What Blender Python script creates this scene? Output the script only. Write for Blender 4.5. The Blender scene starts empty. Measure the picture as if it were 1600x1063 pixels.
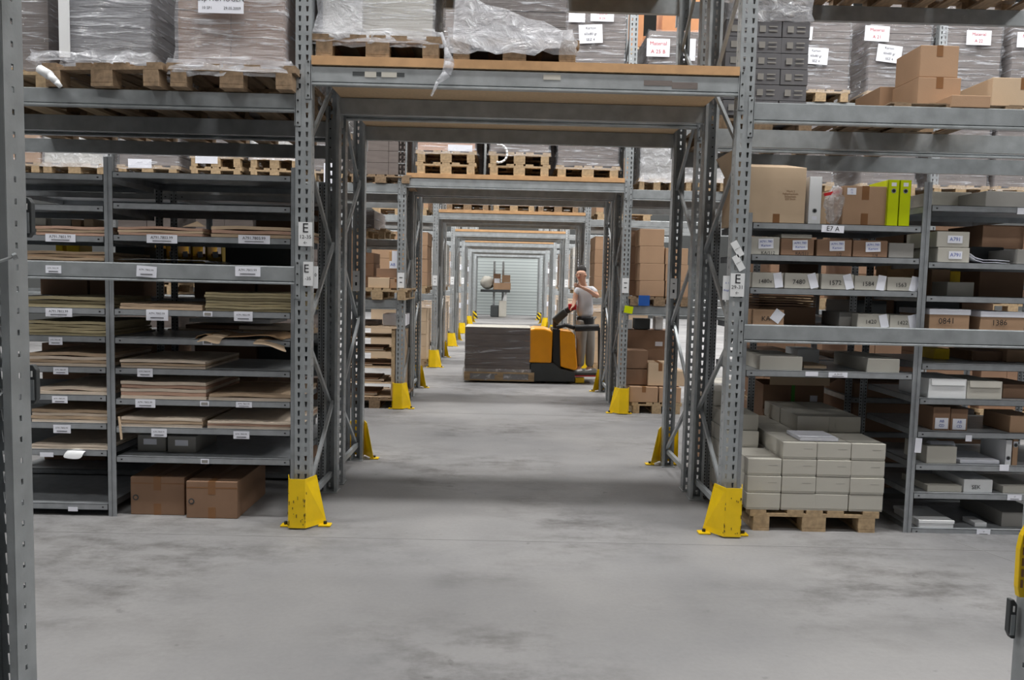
import bpy, math, random
from mathutils import Vector, Matrix
random.seed(7)
SC = bpy.context.scene
COL = SC.collection
# ------------------------------------------------------------ camera
F, CX, CY, H = 1220.0, 800.0, 531.5, 1.65
ROLL, PITCH, YAW = math.radians(1.35), math.radians(4.3), math.radians(.6)
_f = Vector((math.sin(YAW)*math.cos(PITCH), math.cos(YAW)*math.cos(PITCH), -math.sin(PITCH)))
_r = Vector((math.cos(YAW), -math.sin(YAW), 0)); _u = _r.cross(_f)
_r2 = _r*math.cos(ROLL)+_u*math.sin(ROLL); _u2 = _u*math.cos(ROLL)-_r*math.sin(ROLL)
cam = bpy.data.objects.new('camera', bpy.data.cameras.new('camera')); COL.objects.link(cam)
cam.matrix_world = Matrix(((_r2.x, _u2.x, -_f.x, 0), (_r2.y, _u2.y, -_f.y, 0), (_r2.z, _u2.z, -_f.z, H), (0, 0, 0, 1)))
cam.data.sensor_width = 36; cam.data.lens = F/1600*36; cam.data.clip_end = 200; cam.data.clip_start = .05
SC.camera = cam
def at(px, py, Y=None, Z=None):
    """the point of the place that the photograph shows at a pixel, on the plane Y (or Z)"""
    d = _f*F+_r2*(px-CX)-_u2*(py-CY)
    t = (Y/d.y) if Y is not None else ((Z-H)/d.z)
    return Vector((0, 0, H))+d*t
# ------------------------------------------------------------ world, exposure, lamps
w = bpy.data.worlds.new('world'); SC.world = w; w.use_nodes = True
w.node_tree.nodes['Background'].inputs[0].default_value = (.80, .88, 1, 1)
w.node_tree.nodes['Background'].inputs[1].default_value = .27
SC.view_settings.view_transform = 'Standard'; SC.view_settings.look = 'None'
SC.view_settings.gamma = 1; SC.view_settings.use_curve_mapping = False
SC.view_settings.exposure = .0
LAMP_W = 315
SC.cycles.use_denoising = True
SC.cycles.max_bounces = 5; SC.cycles.transparent_max_bounces = 12
# ------------------------------------------------------------ materials
def nt(name):
    m = bpy.data.materials.new(name); m.use_nodes = True
    n = m.node_tree.nodes; return m, n, m.node_tree.links, n['Principled BSDF']
def srgb(r, g, b): return tuple(((c/255)/12.92 if c/255 <= .04045 else ((c/255+.055)/1.055)**2.4) for c in (r, g, b))+(1,)
def mat(name, rgb, rough=.6, metal=0, var=.12, scale=6, bump=.0, bscale=60, stretch=(1, 1, 1), spec=.5, rgb2=None):
    m, n, l, p = nt(name)
    c = srgb(*rgb)
    tc = n.new('ShaderNodeTexCoord'); mp = n.new('ShaderNodeMapping'); mp.inputs['Scale'].default_value = stretch
    l.new(tc.outputs['Object'], mp.inputs[0])
    no = n.new('ShaderNodeTexNoise'); no.inputs['Scale'].default_value = scale; no.inputs['Detail'].default_value = 5
    l.new(mp.outputs[0], no.inputs['Vector'])
    cr = n.new('ShaderNodeValToRGB'); e = cr.color_ramp.elements
    c2 = srgb(*rgb2) if rgb2 else tuple(min(1, v*(1+var)) for v in c[:3])+(1,)
    e[0].position = .32; e[1].position = .68
    e[0].color = tuple(v*(1-var) for v in c[:3])+(1,); e[1].color = c2
    l.new(no.outputs['Fac'], cr.inputs[0]); l.new(cr.outputs[0], p.inputs['Base Color'])
    p.inputs['Roughness'].default_value = rough; p.inputs['Metallic'].default_value = metal
    p.inputs['Specular IOR Level'].default_value = spec
    if bump:
        n2 = n.new('ShaderNodeTexNoise'); n2.inputs['Scale'].default_value = bscale; l.new(mp.outputs[0], n2.inputs['Vector'])
        b = n.new('ShaderNodeBump'); b.inputs['Strength'].default_value = bump; b.inputs['Distance'].default_value = .01
        l.new(n2.outputs['Fac'], b.inputs['Height']); l.new(b.outputs[0], p.inputs['Normal'])
    return m
M = {}
M['steel'] = mat('galvanised_steel', (164, 169, 172), .42, .4, .14, 9, .05, 90)
M['steel_blue'] = mat('galvanised_steel_shelf', (162, 166, 170), .4, .4, .12, 14, .03, 60)
M['yellow'] = mat('yellow_paint', (244, 204, 8), .4, 0, .06, 9, .04, 60)
M['yellow_worn'] = mat('worn_yellow_paint', (110, 90, 30), .7, 0, .3, 30)
M['card'] = mat('brown_cardboard', (174, 142, 114), .85, 0, .07, 3, .06, 120)
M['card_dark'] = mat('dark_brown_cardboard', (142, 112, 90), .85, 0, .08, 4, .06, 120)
M['card_light'] = mat('light_cardboard', (204, 180, 152), .85, 0, .06, 3, .05, 120)
M['sheet'] = mat('kraft_sheet_edges', (186, 162, 136), .9, 0, .16, 12, .1, 80, (1, 1, 9))
M['sheet_pale'] = mat('pale_sheet_edges', (222, 206, 188), .9, 0, .10, 12, .1, 80, (1, 1, 9))
M['sheet_pink'] = mat('pinkish_sheet_edges', (196, 160, 140), .9, 0, .12, 12, .1, 80, (1, 1, 9))
M['sheet_olive'] = mat('olive_sheet_edges', (168, 156, 124), .9, 0, .14, 12, .1, 80, (1, 1, 9))
M['greybox'] = mat('warm_grey_board', (190, 187, 178), .8, 0, .05, 3, .04, 90)
M['greybox2'] = mat('grey_board', (150, 148, 144), .8, 0, .06, 4, .04, 90)
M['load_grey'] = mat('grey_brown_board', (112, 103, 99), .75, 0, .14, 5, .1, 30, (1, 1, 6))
M['ash'] = mat('ash_grey_board', (108, 108, 112), .8, 0, .05, 3, .04, 90)
M['white'] = mat('white_board', (232, 234, 236), .6, 0, .03, 4)
M['paper'] = mat('white_paper', (240, 242, 252), .6, 0, .03, 8)
M['ink'] = mat('black_ink', (28, 28, 34), .7, 0, .05)
M['redink'] = mat('red_ink', (190, 40, 50), .7, 0, .05)
M['blueink'] = mat('blue_ink', (80, 100, 180), .7, 0, .05)
M['tape'] = mat('brown_parcel_tape', (136, 96, 62), .35, 0, .06)
M['wood'] = mat('pallet_wood', (176, 152, 120), .85, 0, .22, 5, .15, 40, (6, 1, 6))
M['wood_dark'] = mat('old_pallet_wood', (140, 118, 94), .88, 0, .28, 5, .15, 40, (6, 1, 6))
M['chip'] = mat('chipboard', (214, 184, 146), .75, 0, .07, 40, .04, 160)
M['chip_edge'] = mat('chipboard_edge', (192, 152, 110), .8, 0, .10, 12, .05, 160)
M['lime'] = mat('lime_plastic', (206, 222, 0), .35, 0, .03)
M['black'] = mat('black_plastic', (30, 30, 32), .5, 0, .1)
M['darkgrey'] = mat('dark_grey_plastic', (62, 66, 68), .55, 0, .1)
M['orange'] = mat('orange_yellow_paint', (252, 168, 10), .3, 0, .04)
M['red'] = mat('red_plastic', (190, 30, 40), .4, 0, .05)
M['green'] = mat('green_strap', (70, 150, 50), .4, 0, .05)
M['blue'] = mat('blue_plastic', (40, 90, 170), .4, 0, .05)
M['orangebox'] = mat('orange_cartons', (168, 116, 78), .8, 0, .06)
M['skin'] = mat('skin', (206, 160, 136), .55, 0, .05)
M['hair'] = mat('dark_hair', (34, 28, 26), .7, 0, .2, 40)
M['shirt'] = mat('light_grey_tshirt', (206, 208, 214), .85, 0, .05, 5, .1, 20)
M['trouser'] = mat('pale_grey_trousers', (150, 146, 140), .85, 0, .08, 5, .1, 20)
M['bolt'] = mat('bolt_metal', (60, 60, 58), .4, .7, .1)
M['wallm'] = mat('grey_wall_paint', (62, 64, 64), .8, 0, .05, 1)
M['brownpaper'] = mat('brown_packing_paper', (178, 146, 112), .85, 0, .1, 6, .3, 12)

def concrete():
    m, n, l, p = nt('concrete_floor')
    tc = n.new('ShaderNodeTexCoord')
    def noise(s, d, r=.55, sc=(1, 1, 1)):
        mp = n.new('ShaderNodeMapping'); mp.inputs['Scale'].default_value = sc; l.new(tc.outputs['Object'], mp.inputs[0])
        x = n.new('ShaderNodeTexNoise'); x.inputs['Scale'].default_value = s; x.inputs['Detail'].default_value = d
        x.inputs['Roughness'].default_value = r; l.new(mp.outputs[0], x.inputs['Vector']); return x.outputs['Fac']
    def ramp(f, a, b, ca, cb):
        r = n.new('ShaderNodeValToRGB'); e = r.color_ramp.elements; e[0].position = a; e[1].position = b
        e[0].color = ca; e[1].color = cb; l.new(f, r.inputs[0]); return r.outputs[0]
    def mul(a, b, fac=1, t='MULTIPLY'):
        x = n.new('ShaderNodeMix'); x.data_type = 'RGBA'; x.blend_type = t; x.inputs[0].default_value = fac
        l.new(a, x.inputs[6]); l.new(b, x.inputs[7]); return x.outputs[2]
    base = ramp(noise(.7, 6), .3, .7, srgb(132, 132, 134), srgb(156, 155, 155))
    blot = ramp(noise(2.6, 9, .72, (1, 1.8, 1)), .36, .56, (.56, .55, .54, 1), (1, 1, 1, 1))
    mask = ramp(noise(.55, 3, .5), .44, .60, (0, 0, 0, 1), (1, 1, 1, 1))
    mx = n.new('ShaderNodeMix'); mx.data_type = 'RGBA'; l.new(mask, mx.inputs[0]); mx.inputs[6].default_value = (1, 1, 1, 1); l.new(blot, mx.inputs[7])
    fine = ramp(noise(38, 4, .6), .3, .7, (.93, .93, .93, 1), (1.0, 1, 1, 1))
    spots = ramp(noise(9, 3, .5), .26, .31, (.72, .72, .72, 1), (1, 1, 1, 1))
    c = mul(mul(mul(base, mx.outputs[2]), fine), spots, .7)
    l.new(c, p.inputs['Base Color'])
    rr = ramp(noise(1.5, 5), .3, .7, (.55, .55, .55, 1), (.75, .75, .75, 1)); l.new(rr, p.inputs['Roughness'])
    b = n.new('ShaderNodeBump'); b.inputs['Strength'].default_value = .08; b.inputs['Distance'].default_value = .004
    l.new(noise(25, 4), b.inputs['Height']); l.new(b.outputs[0], p.inputs['Normal'])
    p.inputs['Specular IOR Level'].default_value = .12
    return m
M['floor'] = concrete()

def film(name, dens, tint, sc=(1, 1, 14), s=3.0):
    m, n, l, p = nt(name)
    out = n['Material Output']
    tc = n.new('ShaderNodeTexCoord'); mp = n.new('ShaderNodeMapping'); mp.inputs['Scale'].default_value = sc
    mp.inputs['Rotation'].default_value = (0, .12, 0)
    l.new(tc.outputs['Object'], mp.inputs[0])
    no = n.new('ShaderNodeTexNoise'); no.inputs['Scale'].default_value = s; no.inputs['Detail'].default_value = 6; no.inputs['Roughness'].default_value = .6
    no.inputs['Distortion'].default_value = .6
    l.new(mp.outputs[0], no.inputs['Vector'])
    r = n.new('ShaderNodeMapRange'); r.inputs[1].default_value = .54; r.inputs[2].default_value = .70; r.inputs[3].default_value = dens; r.inputs[4].default_value = min(.92, dens+.6)  # denser whitish streaks also paint glare into the film
    l.new(no.outputs['Fac'], r.inputs[0])
    p.inputs['Base Color'].default_value = tint; p.inputs['Roughness'].default_value = .13; p.inputs['Specular IOR Level'].default_value = .9
    b = n.new('ShaderNodeBump'); b.inputs['Strength'].default_value = 1; b.inputs['Distance'].default_value = .03
    l.new(no.outputs['Fac'], b.inputs['Height']); l.new(b.outputs[0], p.inputs['Normal'])
    t = n.new('ShaderNodeBsdfTransparent'); mx = n.new('ShaderNodeMixShader')
    l.new(r.outputs[0], mx.inputs[0]); l.new(t.outputs[0], mx.inputs[1]); l.new(p.outputs[0], mx.inputs[2]); l.new(mx.outputs[0], out.inputs['Surface'])
    return m
M['film'] = film('stretch_film', .12, (.8, .83, .9, 1))
M['film_crumple'] = film('crumpled_stretch_film', .34, (.85, .87, .93, 1), (2, 2, 2.4), 4.5)
M['film_glare'] = film('glossy_film_painted_glare', .28, (.78, .8, .86, 1), (1, 1, 11), 3.4)  # streak density raised so lamp glare is part of the colour
M['film_soft'] = film('soft_stretch_film', .08, (.7, .72, .78, 1), (1, 1, 10), 1.5)
M['bag'] = film('clear_plastic_bag', .35, (.85, .87, .9, 1), (3, 3, 3), 8)

def emis(name, c, s):
    m = bpy.data.materials.new(name); m.use_nodes = True; n = m.node_tree.nodes; p = n['Principled BSDF']
    p.inputs['Base Color'].default_value = c; p.inputs['Emission Color'].default_value = c; p.inputs['Emission Strength'].default_value = s
    return m
M['glow'] = emis('lamp_glow', (1, .97, .92, 1), 9)

def door_mat():
    m, n, l, p = nt('roller_door_sheet')
    tc = n.new('ShaderNodeTexCoord'); wv = n.new('ShaderNodeTexWave'); wv.bands_direction = 'Z'; wv.inputs['Scale'].default_value = 2.2
    l.new(tc.outputs['Object'], wv.inputs[0])
    r = n.new('ShaderNodeValToRGB'); r.color_ramp.elements[0].color = srgb(146, 154, 154); r.color_ramp.elements[1].color = srgb(178, 186, 186)
    l.new(wv.outputs[0], r.inputs[0]); l.new(r.outputs[0], p.inputs['Base Color']); p.inputs['Roughness'].default_value = .5
    return m
M['door'] = door_mat()
def stripe_mat():
    m, n, l, p = nt('hazard_stripes')
    tc = n.new('ShaderNodeTexCoord'); mp = n.new('ShaderNodeMapping'); mp.inputs['Rotation'].default_value = (0, .8, 0); l.new(tc.outputs['Object'], mp.inputs[0])
    wv = n.new('ShaderNodeTexWave'); wv.bands_direction = 'X'; wv.inputs['Scale'].default_value = 2.4; l.new(mp.outputs[0], wv.inputs[0])
    r = n.new('ShaderNodeValToRGB'); r.color_ramp.interpolation = 'CONSTANT'; e = r.color_ramp.elements; e[0].color = (.02, .02, .02, 1); e[1].position = .5; e[1].color = srgb(240, 205, 20)
    l.new(wv.outputs[0], r.inputs[0]); l.new(r.outputs[0], p.inputs['Base Color'])
    return m
M['stripe'] = stripe_mat()
# ------------------------------------------------------------ mesh helpers
TXT = {}
def text_geo(s):
    if s not in TXT:
        cu = bpy.data.curves.new('t', 'FONT'); cu.body = s; cu.size = 1; cu.align_x = 'CENTER'; cu.align_y = 'CENTER'; cu.resolution_u = 2
        o = bpy.data.objects.new('t', cu); COL.objects.link(o)
        dg = bpy.context.evaluated_depsgraph_get(); me = bpy.data.meshes.new_from_object(o.evaluated_get(dg))
        TXT[s] = ([v.co.copy() for v in me.vertices], [tuple(p.vertices) for p in me.polygons])
        bpy.data.objects.remove(o); bpy.data.curves.remove(cu); bpy.data.meshes.remove(me)
    return TXT[s]
ORG = {}
class MB:
    def __init__(s): s.v = []; s.f = []; s.m = []
    def add(s, vs, fs, mi=0):
        b = len(s.v); s.v += [Vector(v) for v in vs]
        for f in fs: s.f.append(tuple(i+b for i in f)); s.m.append(mi)
        return s
    def hexa(s, p, mi=0):   # 8 points: bottom ring then top ring
        return s.add(p, [(3, 2, 1, 0), (4, 5, 6, 7), (0, 1, 5, 4), (1, 2, 6, 5), (2, 3, 7, 6), (3, 0, 4, 7)], mi)
    def box(s, x0, x1, y0, y1, z0, z1, mi=0):
        return s.hexa([(x0, y0, z0), (x1, y0, z0), (x1, y1, z0), (x0, y1, z0), (x0, y0, z1), (x1, y0, z1), (x1, y1, z1), (x0, y1, z1)], mi)
    def tube(s, p, q, r, n=8, mi=0, r2=None):
        p, q = Vector(p), Vector(q); d = (q-p).normalized(); a = d.orthogonal().normalized(); b = d.cross(a); r2 = r if r2 is None else r2
        k = [a*math.cos(2*math.pi*i/n)+b*math.sin(2*math.pi*i/n) for i in range(n)]
        return s.add([p+v*r for v in k]+[q+v*r2 for v in k], [(i, (i+1) % n, n+(i+1) % n, n+i) for i in range(n)]+[tuple(range(n-1, -1, -1)), tuple(range(n, 2*n))], mi)
    def bar(s, p, q, w, h, up=(1, 0, 0), mi=0):   # rectangular bar from p to q
        p, q = Vector(p), Vector(q); d = (q-p).normalized(); a = Vector(up); a = (a-d*a.dot(d)).normalized()*w/2; b = d.cross(a).normalized()*h/2
        return s.hexa([p-a-b, p+a-b, p+a+b, p-a+b, q-a-b, q+a-b, q+a+b, q-a+b], mi)
    def prof(s, pts, x0, x1, mi=0):  # profile in (y, z), extruded along x
        n = len(pts)
        return s.add([(x0, y, z) for y, z in pts]+[(x1, y, z) for y, z in pts], [(i, (i+1) % n, n+(i+1) % n, n+i) for i in range(n)]+[tuple(range(n-1, -1, -1)), tuple(range(n, 2*n))], mi)
    def xprof(s, pts, y0, y1, mi=0):  # profile in (x, z), extruded along y
        n = len(pts)
        return s.add([(x, y0, z) for x, z in pts]+[(x, y1, z) for x, z in pts], [(i, (i+1) % n, n+(i+1) % n, n+i) for i in range(n)]+[tuple(range(n-1, -1, -1)), tuple(range(n, 2*n))], mi)
    def card(s, cx, y, cz, w, h, rot=0, th=.0015, mi=0, sx=0):   # a thin paper facing -y (or sideways)
        c, t = math.cos(rot), math.sin(rot); P = []
        for yy in (y, y-th):
            for a, b in ((-w/2, -h/2), (w/2, -h/2), (w/2, h/2), (-w/2, h/2)): P.append((cx+a*c-b*t, yy, cz+a*t+b*c))
        return s.hexa(P, mi)
    def text(s, body, cx, y, cz, size, mi=1, rot=0, sx=1):
        vs, fs = text_geo(body); c, t = math.cos(rot), math.sin(rot)
        return s.add([(cx+(v.x*sx*c-v.y*t)*size, y-.0028, cz+(v.x*sx*t+v.y*c)*size) for v in vs], fs, mi)
    def build(s, name, mats, parent=None, bevel=0, smooth=False, origin=None):
        if not isinstance(mats, (list, tuple)): mats = [mats]
        if parent is not None: o0 = ORG[parent.name]
        elif origin is not None: o0 = Vector(origin)
        else:
            xs = [v.x for v in s.v]; ys = [v.y for v in s.v]; zs = [v.z for v in s.v]
            o0 = Vector(((min(xs)+max(xs))/2, (min(ys)+max(ys))/2, min(zs)))
        me = bpy.data.meshes.new(name); me.from_pydata([v-o0 for v in s.v], [], s.f)
        for m in mats: me.materials.append(M[m] if isinstance(m, str) else m)
        me.polygons.foreach_set('material_index', s.m)
        if smooth: me.polygons.foreach_set('use_smooth', [True]*len(s.f))
        me.update()
        o = bpy.data.objects.new(name, me); COL.objects.link(o); ORG[o.name] = o0
        if parent is not None: o.parent = parent
        else: o.location = o0
        if bevel:
            b = o.modifiers.new('bevel', 'BEVEL'); b.width = bevel; b.segments = 2; b.limit_method = 'ANGLE'
        return o
def tag(o, label, cat, group=None):
    o['label'] = label; o['category'] = cat
    if group: o['group'] = group
    return o
def thing(name, loc, label, cat, group=None):
    o = bpy.data.objects.new(name, None); COL.objects.link(o); o.location = loc; o.empty_display_size = .1
    ORG[o.name] = Vector(loc); return tag(o, label, cat, group)
def struct(o): o['kind'] = 'structure'; return o
def dup(root, loc, rz=0, label=None, group=None, scale=None):
    r = root.copy(); COL.objects.link(r); r.location = loc; r.rotation_euler = (0, 0, rz); ORG[r.name] = Vector(loc)
    if scale: r.scale = scale
    if label: r['label'] = label
    if group: r['group'] = group
    for ch in list(root.children):
        c = ch.copy(); COL.objects.link(c); c.parent = r
        for g in list(ch.children):
            d = g.copy(); COL.objects.link(d); d.parent = c
    return r
NUM = ['first', 'second', 'third', 'fourth', 'fifth', 'sixth', 'seventh', 'eighth', 'ninth', 'tenth']
def pos(i, n):
    if n == 1: return ''
    if i == 0: return 'leftmost'
    if i == n-1: return 'rightmost'
    return NUM[i]+' from left'
def tier(i, n):   # i counted from the top
    if n == 1: return 'single'
    if i == 0: return 'topmost'
    if i == n-1: return 'bottom'
    return NUM[i]+' from top'
# ------------------------------------------------------------ the room
XW = 14
struct(MB().box(-XW, XW, -4, 42, -.2, 0).build('floor', 'floor', origin=(0, 0, 0)))
struct(MB().box(-XW, XW, 38, 38.3, 0, 10.6).build('wall_back', 'wallm', origin=(0, 38, 0)))
struct(MB().box(-XW-.3, -XW, -4, 38.3, 0, 10.6).build('wall_left', 'wallm', origin=(-XW, 0, 0)))
struct(MB().box(XW, XW+.3, -4, 38.3, 0, 10.6).build('wall_right', 'wallm', origin=(XW, 0, 0)))
struct(MB().box(-XW-.3, XW+.3, -4.3, 38.3, 10.6, 10.8).build('ceiling', 'wallm', origin=(0, 17, 10.6)))
struct(MB().box(-XW, XW, -4.3, -4, 0, 10.6).build('wall_front', 'wallm', origin=(0, -4, 0)))
struct(MB().box(-1.9, 2.3, 37.9, 37.98, .02, 3.3).build('door_1', 'door', origin=(0, 37.9, 0)))
# fine saw cut joints in the slab
j = MB()
for (x0, x1, y0, y1) in ((-9, 9, 4.86, 4.863), (-9, 9, 9.6, 9.603)): j.box(x0, x1, y0, y1, .0005, .0012)
j.hexa([(3.02, 5.02, .0005), (3.03, 5.02, .0005), (3.9, 3.0, .0005), (3.89, 3.0, .0005), (3.02, 5.02, .0012), (3.03, 5.02, .0012), (3.9, 3.0, .0012), (3.89, 3.0, .0012)])
struct(j.build('trim_1', mat('floor_joint', (138, 138, 138), .8), origin=(0, 5, 0)))
# ------------------------------------------------------------ rack parts
PW = .1        # post face width
def post_mesh():
    """open C section, face towards -y at y=0, two columns of keyhole slots in the face, one column of holes in each flange"""
    b = MB(); Ht = 7.62; p = .06; n = int(Ht/p); D = .09
    def cell(P, u0, u1, z0, z1, hole, mi=0):
        if hole is None:
            b.add([P(u0, z0), P(u1, z0), P(u1, z1), P(u0, z1)], [(0, 1, 2, 3)], mi); return
        h = hole; b.add([P(u0, z0), P(u1, z0), P(u1, z1), P(u0, z1)]+[P(u, z) for u, z in h], [(0, 1, 5, 4), (1, 2, 6, 5), (2, 3, 7, 6), (3, 0, 4, 7)], mi)
    for i in range(n):
        z0, z1 = i*p, (i+1)*p; zm = (z0+z1)/2
        Pf = lambda u, z: (u, 0, z)
        cell(Pf, -.05, -.045, z0, z1, None); cell(Pf, .045, .05, z0, z1, None)
        for c in (-.0235, .0235):
            cell(Pf, min(c*0, c*0)+(-.045 if c < 0 else 0), (0 if c < 0 else .045), z0, z1, [(c-.0052, zm-.018), (c+.0052, zm-.018), (c+.0088, zm+.016), (c-.0088, zm+.016)])
        for sx in (-1, 1):
            Ps = lambda u, z, sx=sx: (sx*.05, u, z)
            cell(Ps, 0, .035, z0, z1, None)
            cell(Ps, .035, .065, z0, z1, [(.045, zm-.008), (.055, zm-.008), (.055, zm+.008), (.045, zm+.008)])
            cell(Ps, .065, D, z0, z1, None)
            b.add([(sx*.05, D, z0), (sx*.05, D, z1), (sx*.03, D, z1), (sx*.03, D, z0)], [(0, 1, 2, 3)])
    me = bpy.data.meshes.new('post'); me.from_pydata(b.v, [], b.f); me.materials.append(M['steel'])
    import bmesh
    bm = bmesh.new(); bm.from_mesh(me); bmesh.ops.remove_doubles(bm, verts=bm.verts, dist=.0002); bm.to_mesh(me); bm.free()
    o = bpy.data.objects.new('tmp', me); COL.objects.link(o); s = o.modifiers.new('s', 'SOLIDIFY'); s.thickness = .0022
    m2 = bpy.data.meshes.new_from_object(o.evaluated_get(bpy.context.evaluated_depsgraph_get())); bpy.data.objects.remove(o); m2.name = 'post'
    return m2
POST = post_mesh()
def make_frame():
    root = thing('upright_frame', (0, 0, 0), '', 'rack frame')
    DP = .92
    for y, rz in ((0, 0), (DP, math.pi)):
        o = bpy.data.objects.new('post', POST); COL.objects.link(o); o.parent = root; o.location = (0, y, .006); o.rotation_euler.z = rz
        ORG[o.name] = Vector((0, 0, 0))
        MB().box(-.06, .06, y-.02, y+.12 if rz == 0 else y+.02, 0, .006).build('foot_plate', 'steel', root) if rz == 0 else MB().box(-.06, .06, y-.12, y+.02, 0, .006).build('foot_plate', 'steel', root)
    ya, yb = .07, DP-.07
    MB().bar((0, ya, .14), (0, yb, .14), .028, .04).build('strut', 'steel', root)
    nodes = [.16, .70, 1.3, 1.9, 2.5, 3.1, 3.7, 4.3, 4.9, 5.5, 6.1, 6.7, 7.3]
    for i in range(len(nodes)-1):
        y0, y1 = (ya, yb) if i % 2 == 0 else (yb, ya)
        MB().bar((.012*(-1)**i, y0, nodes[i]), (.012*(-1)**i, y1, nodes[i+1]), .022, .03).build('diagonal_brace', 'steel', root)
    return root
FRAME = make_frame()
FRAME_USED = [False]
def frame(x, y, label, group, flip=False):
    """x: centre of posts, y: front face; flip turns its front to +y"""
    loc = (x, y+.92, 0) if flip else (x, y, 0); rz = math.pi if flip else 0
    if not FRAME_USED[0]:
        FRAME_USED[0] = True; FRAME.location = loc; FRAME.rotation_euler.z = rz; FRAME['label'] = label; FRAME['group'] = group; return FRAME
    return dup(FRAME, loc, rz, label, group)
YF = [5.08+4.77*k for k in range(7)]     # aisle face of each double row
XL, XR = -1.31, 1.515                    # portal posts
ROWN = ['nearest', 'second', 'third', 'fourth', 'fifth', 'sixth', 'farthest']
for k in range(7):
    for side, x in (('left', XL), ('right', XR)):
        frame(x, YF[k], f'grey perforated rack frame, {side} of the passage, front half of the {ROWN[k]} portal', 'rack frames along the passage')
        frame(x, YF[k]+1.07, f'grey perforated rack frame, {side} of the passage, rear half of the {ROWN[k]} portal', 'rack frames along the passage', True)
for x, side in ((XL-3.65, 'left'), (XR+3.83, 'right')):
    for k in (1, 2):
        frame(x, YF[k], f'rack frame one bay to the {side} of the {ROWN[k]} portal, aisle side', 'rack frames away from the passage')
frame(-1.396, 1.30, 'dim grey rack frame filling the left edge of the picture', 'foreground rack frames', True)
frame(1.575, 1.30, 'grey rack post cut by the lower right edge of the picture', 'foreground rack frames', True)

# beams
def beam_prof(y, z0, z1, out=-1):  # out -1: face towards camera
    a, b = (y, y+.045)
    if out > 0: a, b = (y+.045, y)
    s = 1 if out < 0 else -1
    lip = .012*s
    return [(a+lip, z1), (a, z1-.006), (a, z0+.022), (a+lip*.7, z0+.018), (a-lip*.2, z0+.01), (a-lip*.2, z0), (b, z0), (b, z1)]
def beam(x0, x1, y, z0, z1, label, group, out=-1, conn=True):
    t = thing('load_beam', ((x0+x1)/2, y, z0), label, 'rack beam', group)
    MB().prof(beam_prof(y, z0, z1, out), x0, x1).build('rail', 'steel', t)
    if conn:
        for xc, sx in ((x0, -1), (x1, 1)):
            yy = y-.006 if out < 0 else y+.051
            c = MB().box(min(xc, xc+sx*.035), max(xc, xc+sx*.035), min(yy, yy+.004), yy+.004, z0-.09, z1+.03)
            c.box(xc-.004, xc+.004, yy, yy+.045, z0-.09, z1+.03)
            for kk in range(4): c.tube((xc+sx*.018, yy-.006, z0-.07+kk*.07), (xc+sx*.018, yy, z0-.07+kk*.07), .006, 6, 1)
            c.build('end_connector', ['steel', 'bolt'], t)
    return t
DZ = [3.045, 2.965, 2.95, 2.905, 2.88, 2.87, 2.87]
for k in range(7):
    zt = DZ[k]; zb = zt-.055; y = YF[k]; x0, x1 = XL+.05, XR-.05
    for nm, yy, out in (('front', y-.002, -1), ('inner', y+.87, 1), ('inner rear', y+1.07, -1), ('rear', y+1.945, 1)):
        z1 = zb-.005
        b_ = beam(x0, x1, yy, z1-.118, z1, f'{nm} grey steel beam spanning the passage in the {ROWN[k]} portal', 'beams over the passage', out, k < 3)
        if k == 0 and nm == 'front':
            c = MB()
            for (p0, p1, q0, q1, mi) in ((551, 632, 113, 119, 2), (570, 588, 112, 121, 0), (596, 620, 113, 121, 0), (849, 876, 117, 125, 0), (1006, 1050, 126, 134, 1), (1050, 1090, 129, 139, 1)):
                a = at(p0, (q0+q1)/2, yy); bb = at(p1, (q0+q1)/2, yy); ztop = at((p0+p1)/2, q0, yy).z; zbo = at((p0+p1)/2, q1, yy).z
                c.box(a.x, bb.x, yy-.002-(.001 if mi == 0 else 0), yy, zbo, ztop, mi)
            c.build('torn_sticker', ['greybox', 'load_grey', 'darkgrey'], b_)
    for a, b2, nm in ((y-.01, y+.93, 'front'), (y+1.06, y+2.0, 'rear')):
        t = MB().box(x0+.002, x1-.002, a, b2, zb, zt, 0)
        t.box(x0+.003, x1-.003, a-.003, a, zb, zt, 1)
        tag(t.build('chipboard_deck', ['chip', 'chip_edge']), f'tan chipboard deck on the {nm} beams of the {ROWN[k]} portal', 'shelf board', 'chipboard decks over the passage')
def side_beams(k, x0, x1, z0, z1, what, which=('front', 'inner', 'inner rear', 'rear')):
    y = YF[k]
    for nm, yy, out in (('front', y-.002, -1), ('inner', y+.87, 1), ('inner rear', y+1.07, -1), ('rear', y+1.945, 1)):
        if nm in which: beam(x0, x1, yy, z0, z1, f'{nm} steel beam {what}', 'side bay beams', out, k < 2)
LB = (XL-3.60, XL-.05); RB = (XR+.05, XR+3.78)
for k in (0, 1, 2):
    side_beams(k, *LB, 2.695 if k == 0 else 2.70, 2.808 if k == 0 else 2.83, f'carrying pallets, bay left of the {ROWN[k]} portal')
    side_beams(k, *RB, 2.70, 2.83, f'carrying pallets, bay right of the {ROWN[k]} portal')
side_beams(1, XL-7.25, XL-3.70, 2.70, 2.83, 'carrying pallets, two bays left of the second portal', ('front', 'rear'))
side_beams(1, XR+3.88, XR+7.6, 2.70, 2.83, 'carrying pallets, two bays right of the second portal', ('front', 'rear'))
side_beams(0, *LB, 1.595, 1.712, 'at chest height, bay left of the nearest portal', ('front',))
side_beams(0, *RB, 1.288, 1.405, 'at waist height, bay right of the nearest portal', ('front',))
for k in (1, 2):
    side_beams(k, *LB, 1.26, 1.38, f'at waist height, bay left of the {ROWN[k]} portal', ('front', 'inner'))
    side_beams(k, *RB, 1.26, 1.38, f'at waist height, bay right of the {ROWN[k]} portal', ('front', 'inner'))
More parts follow.
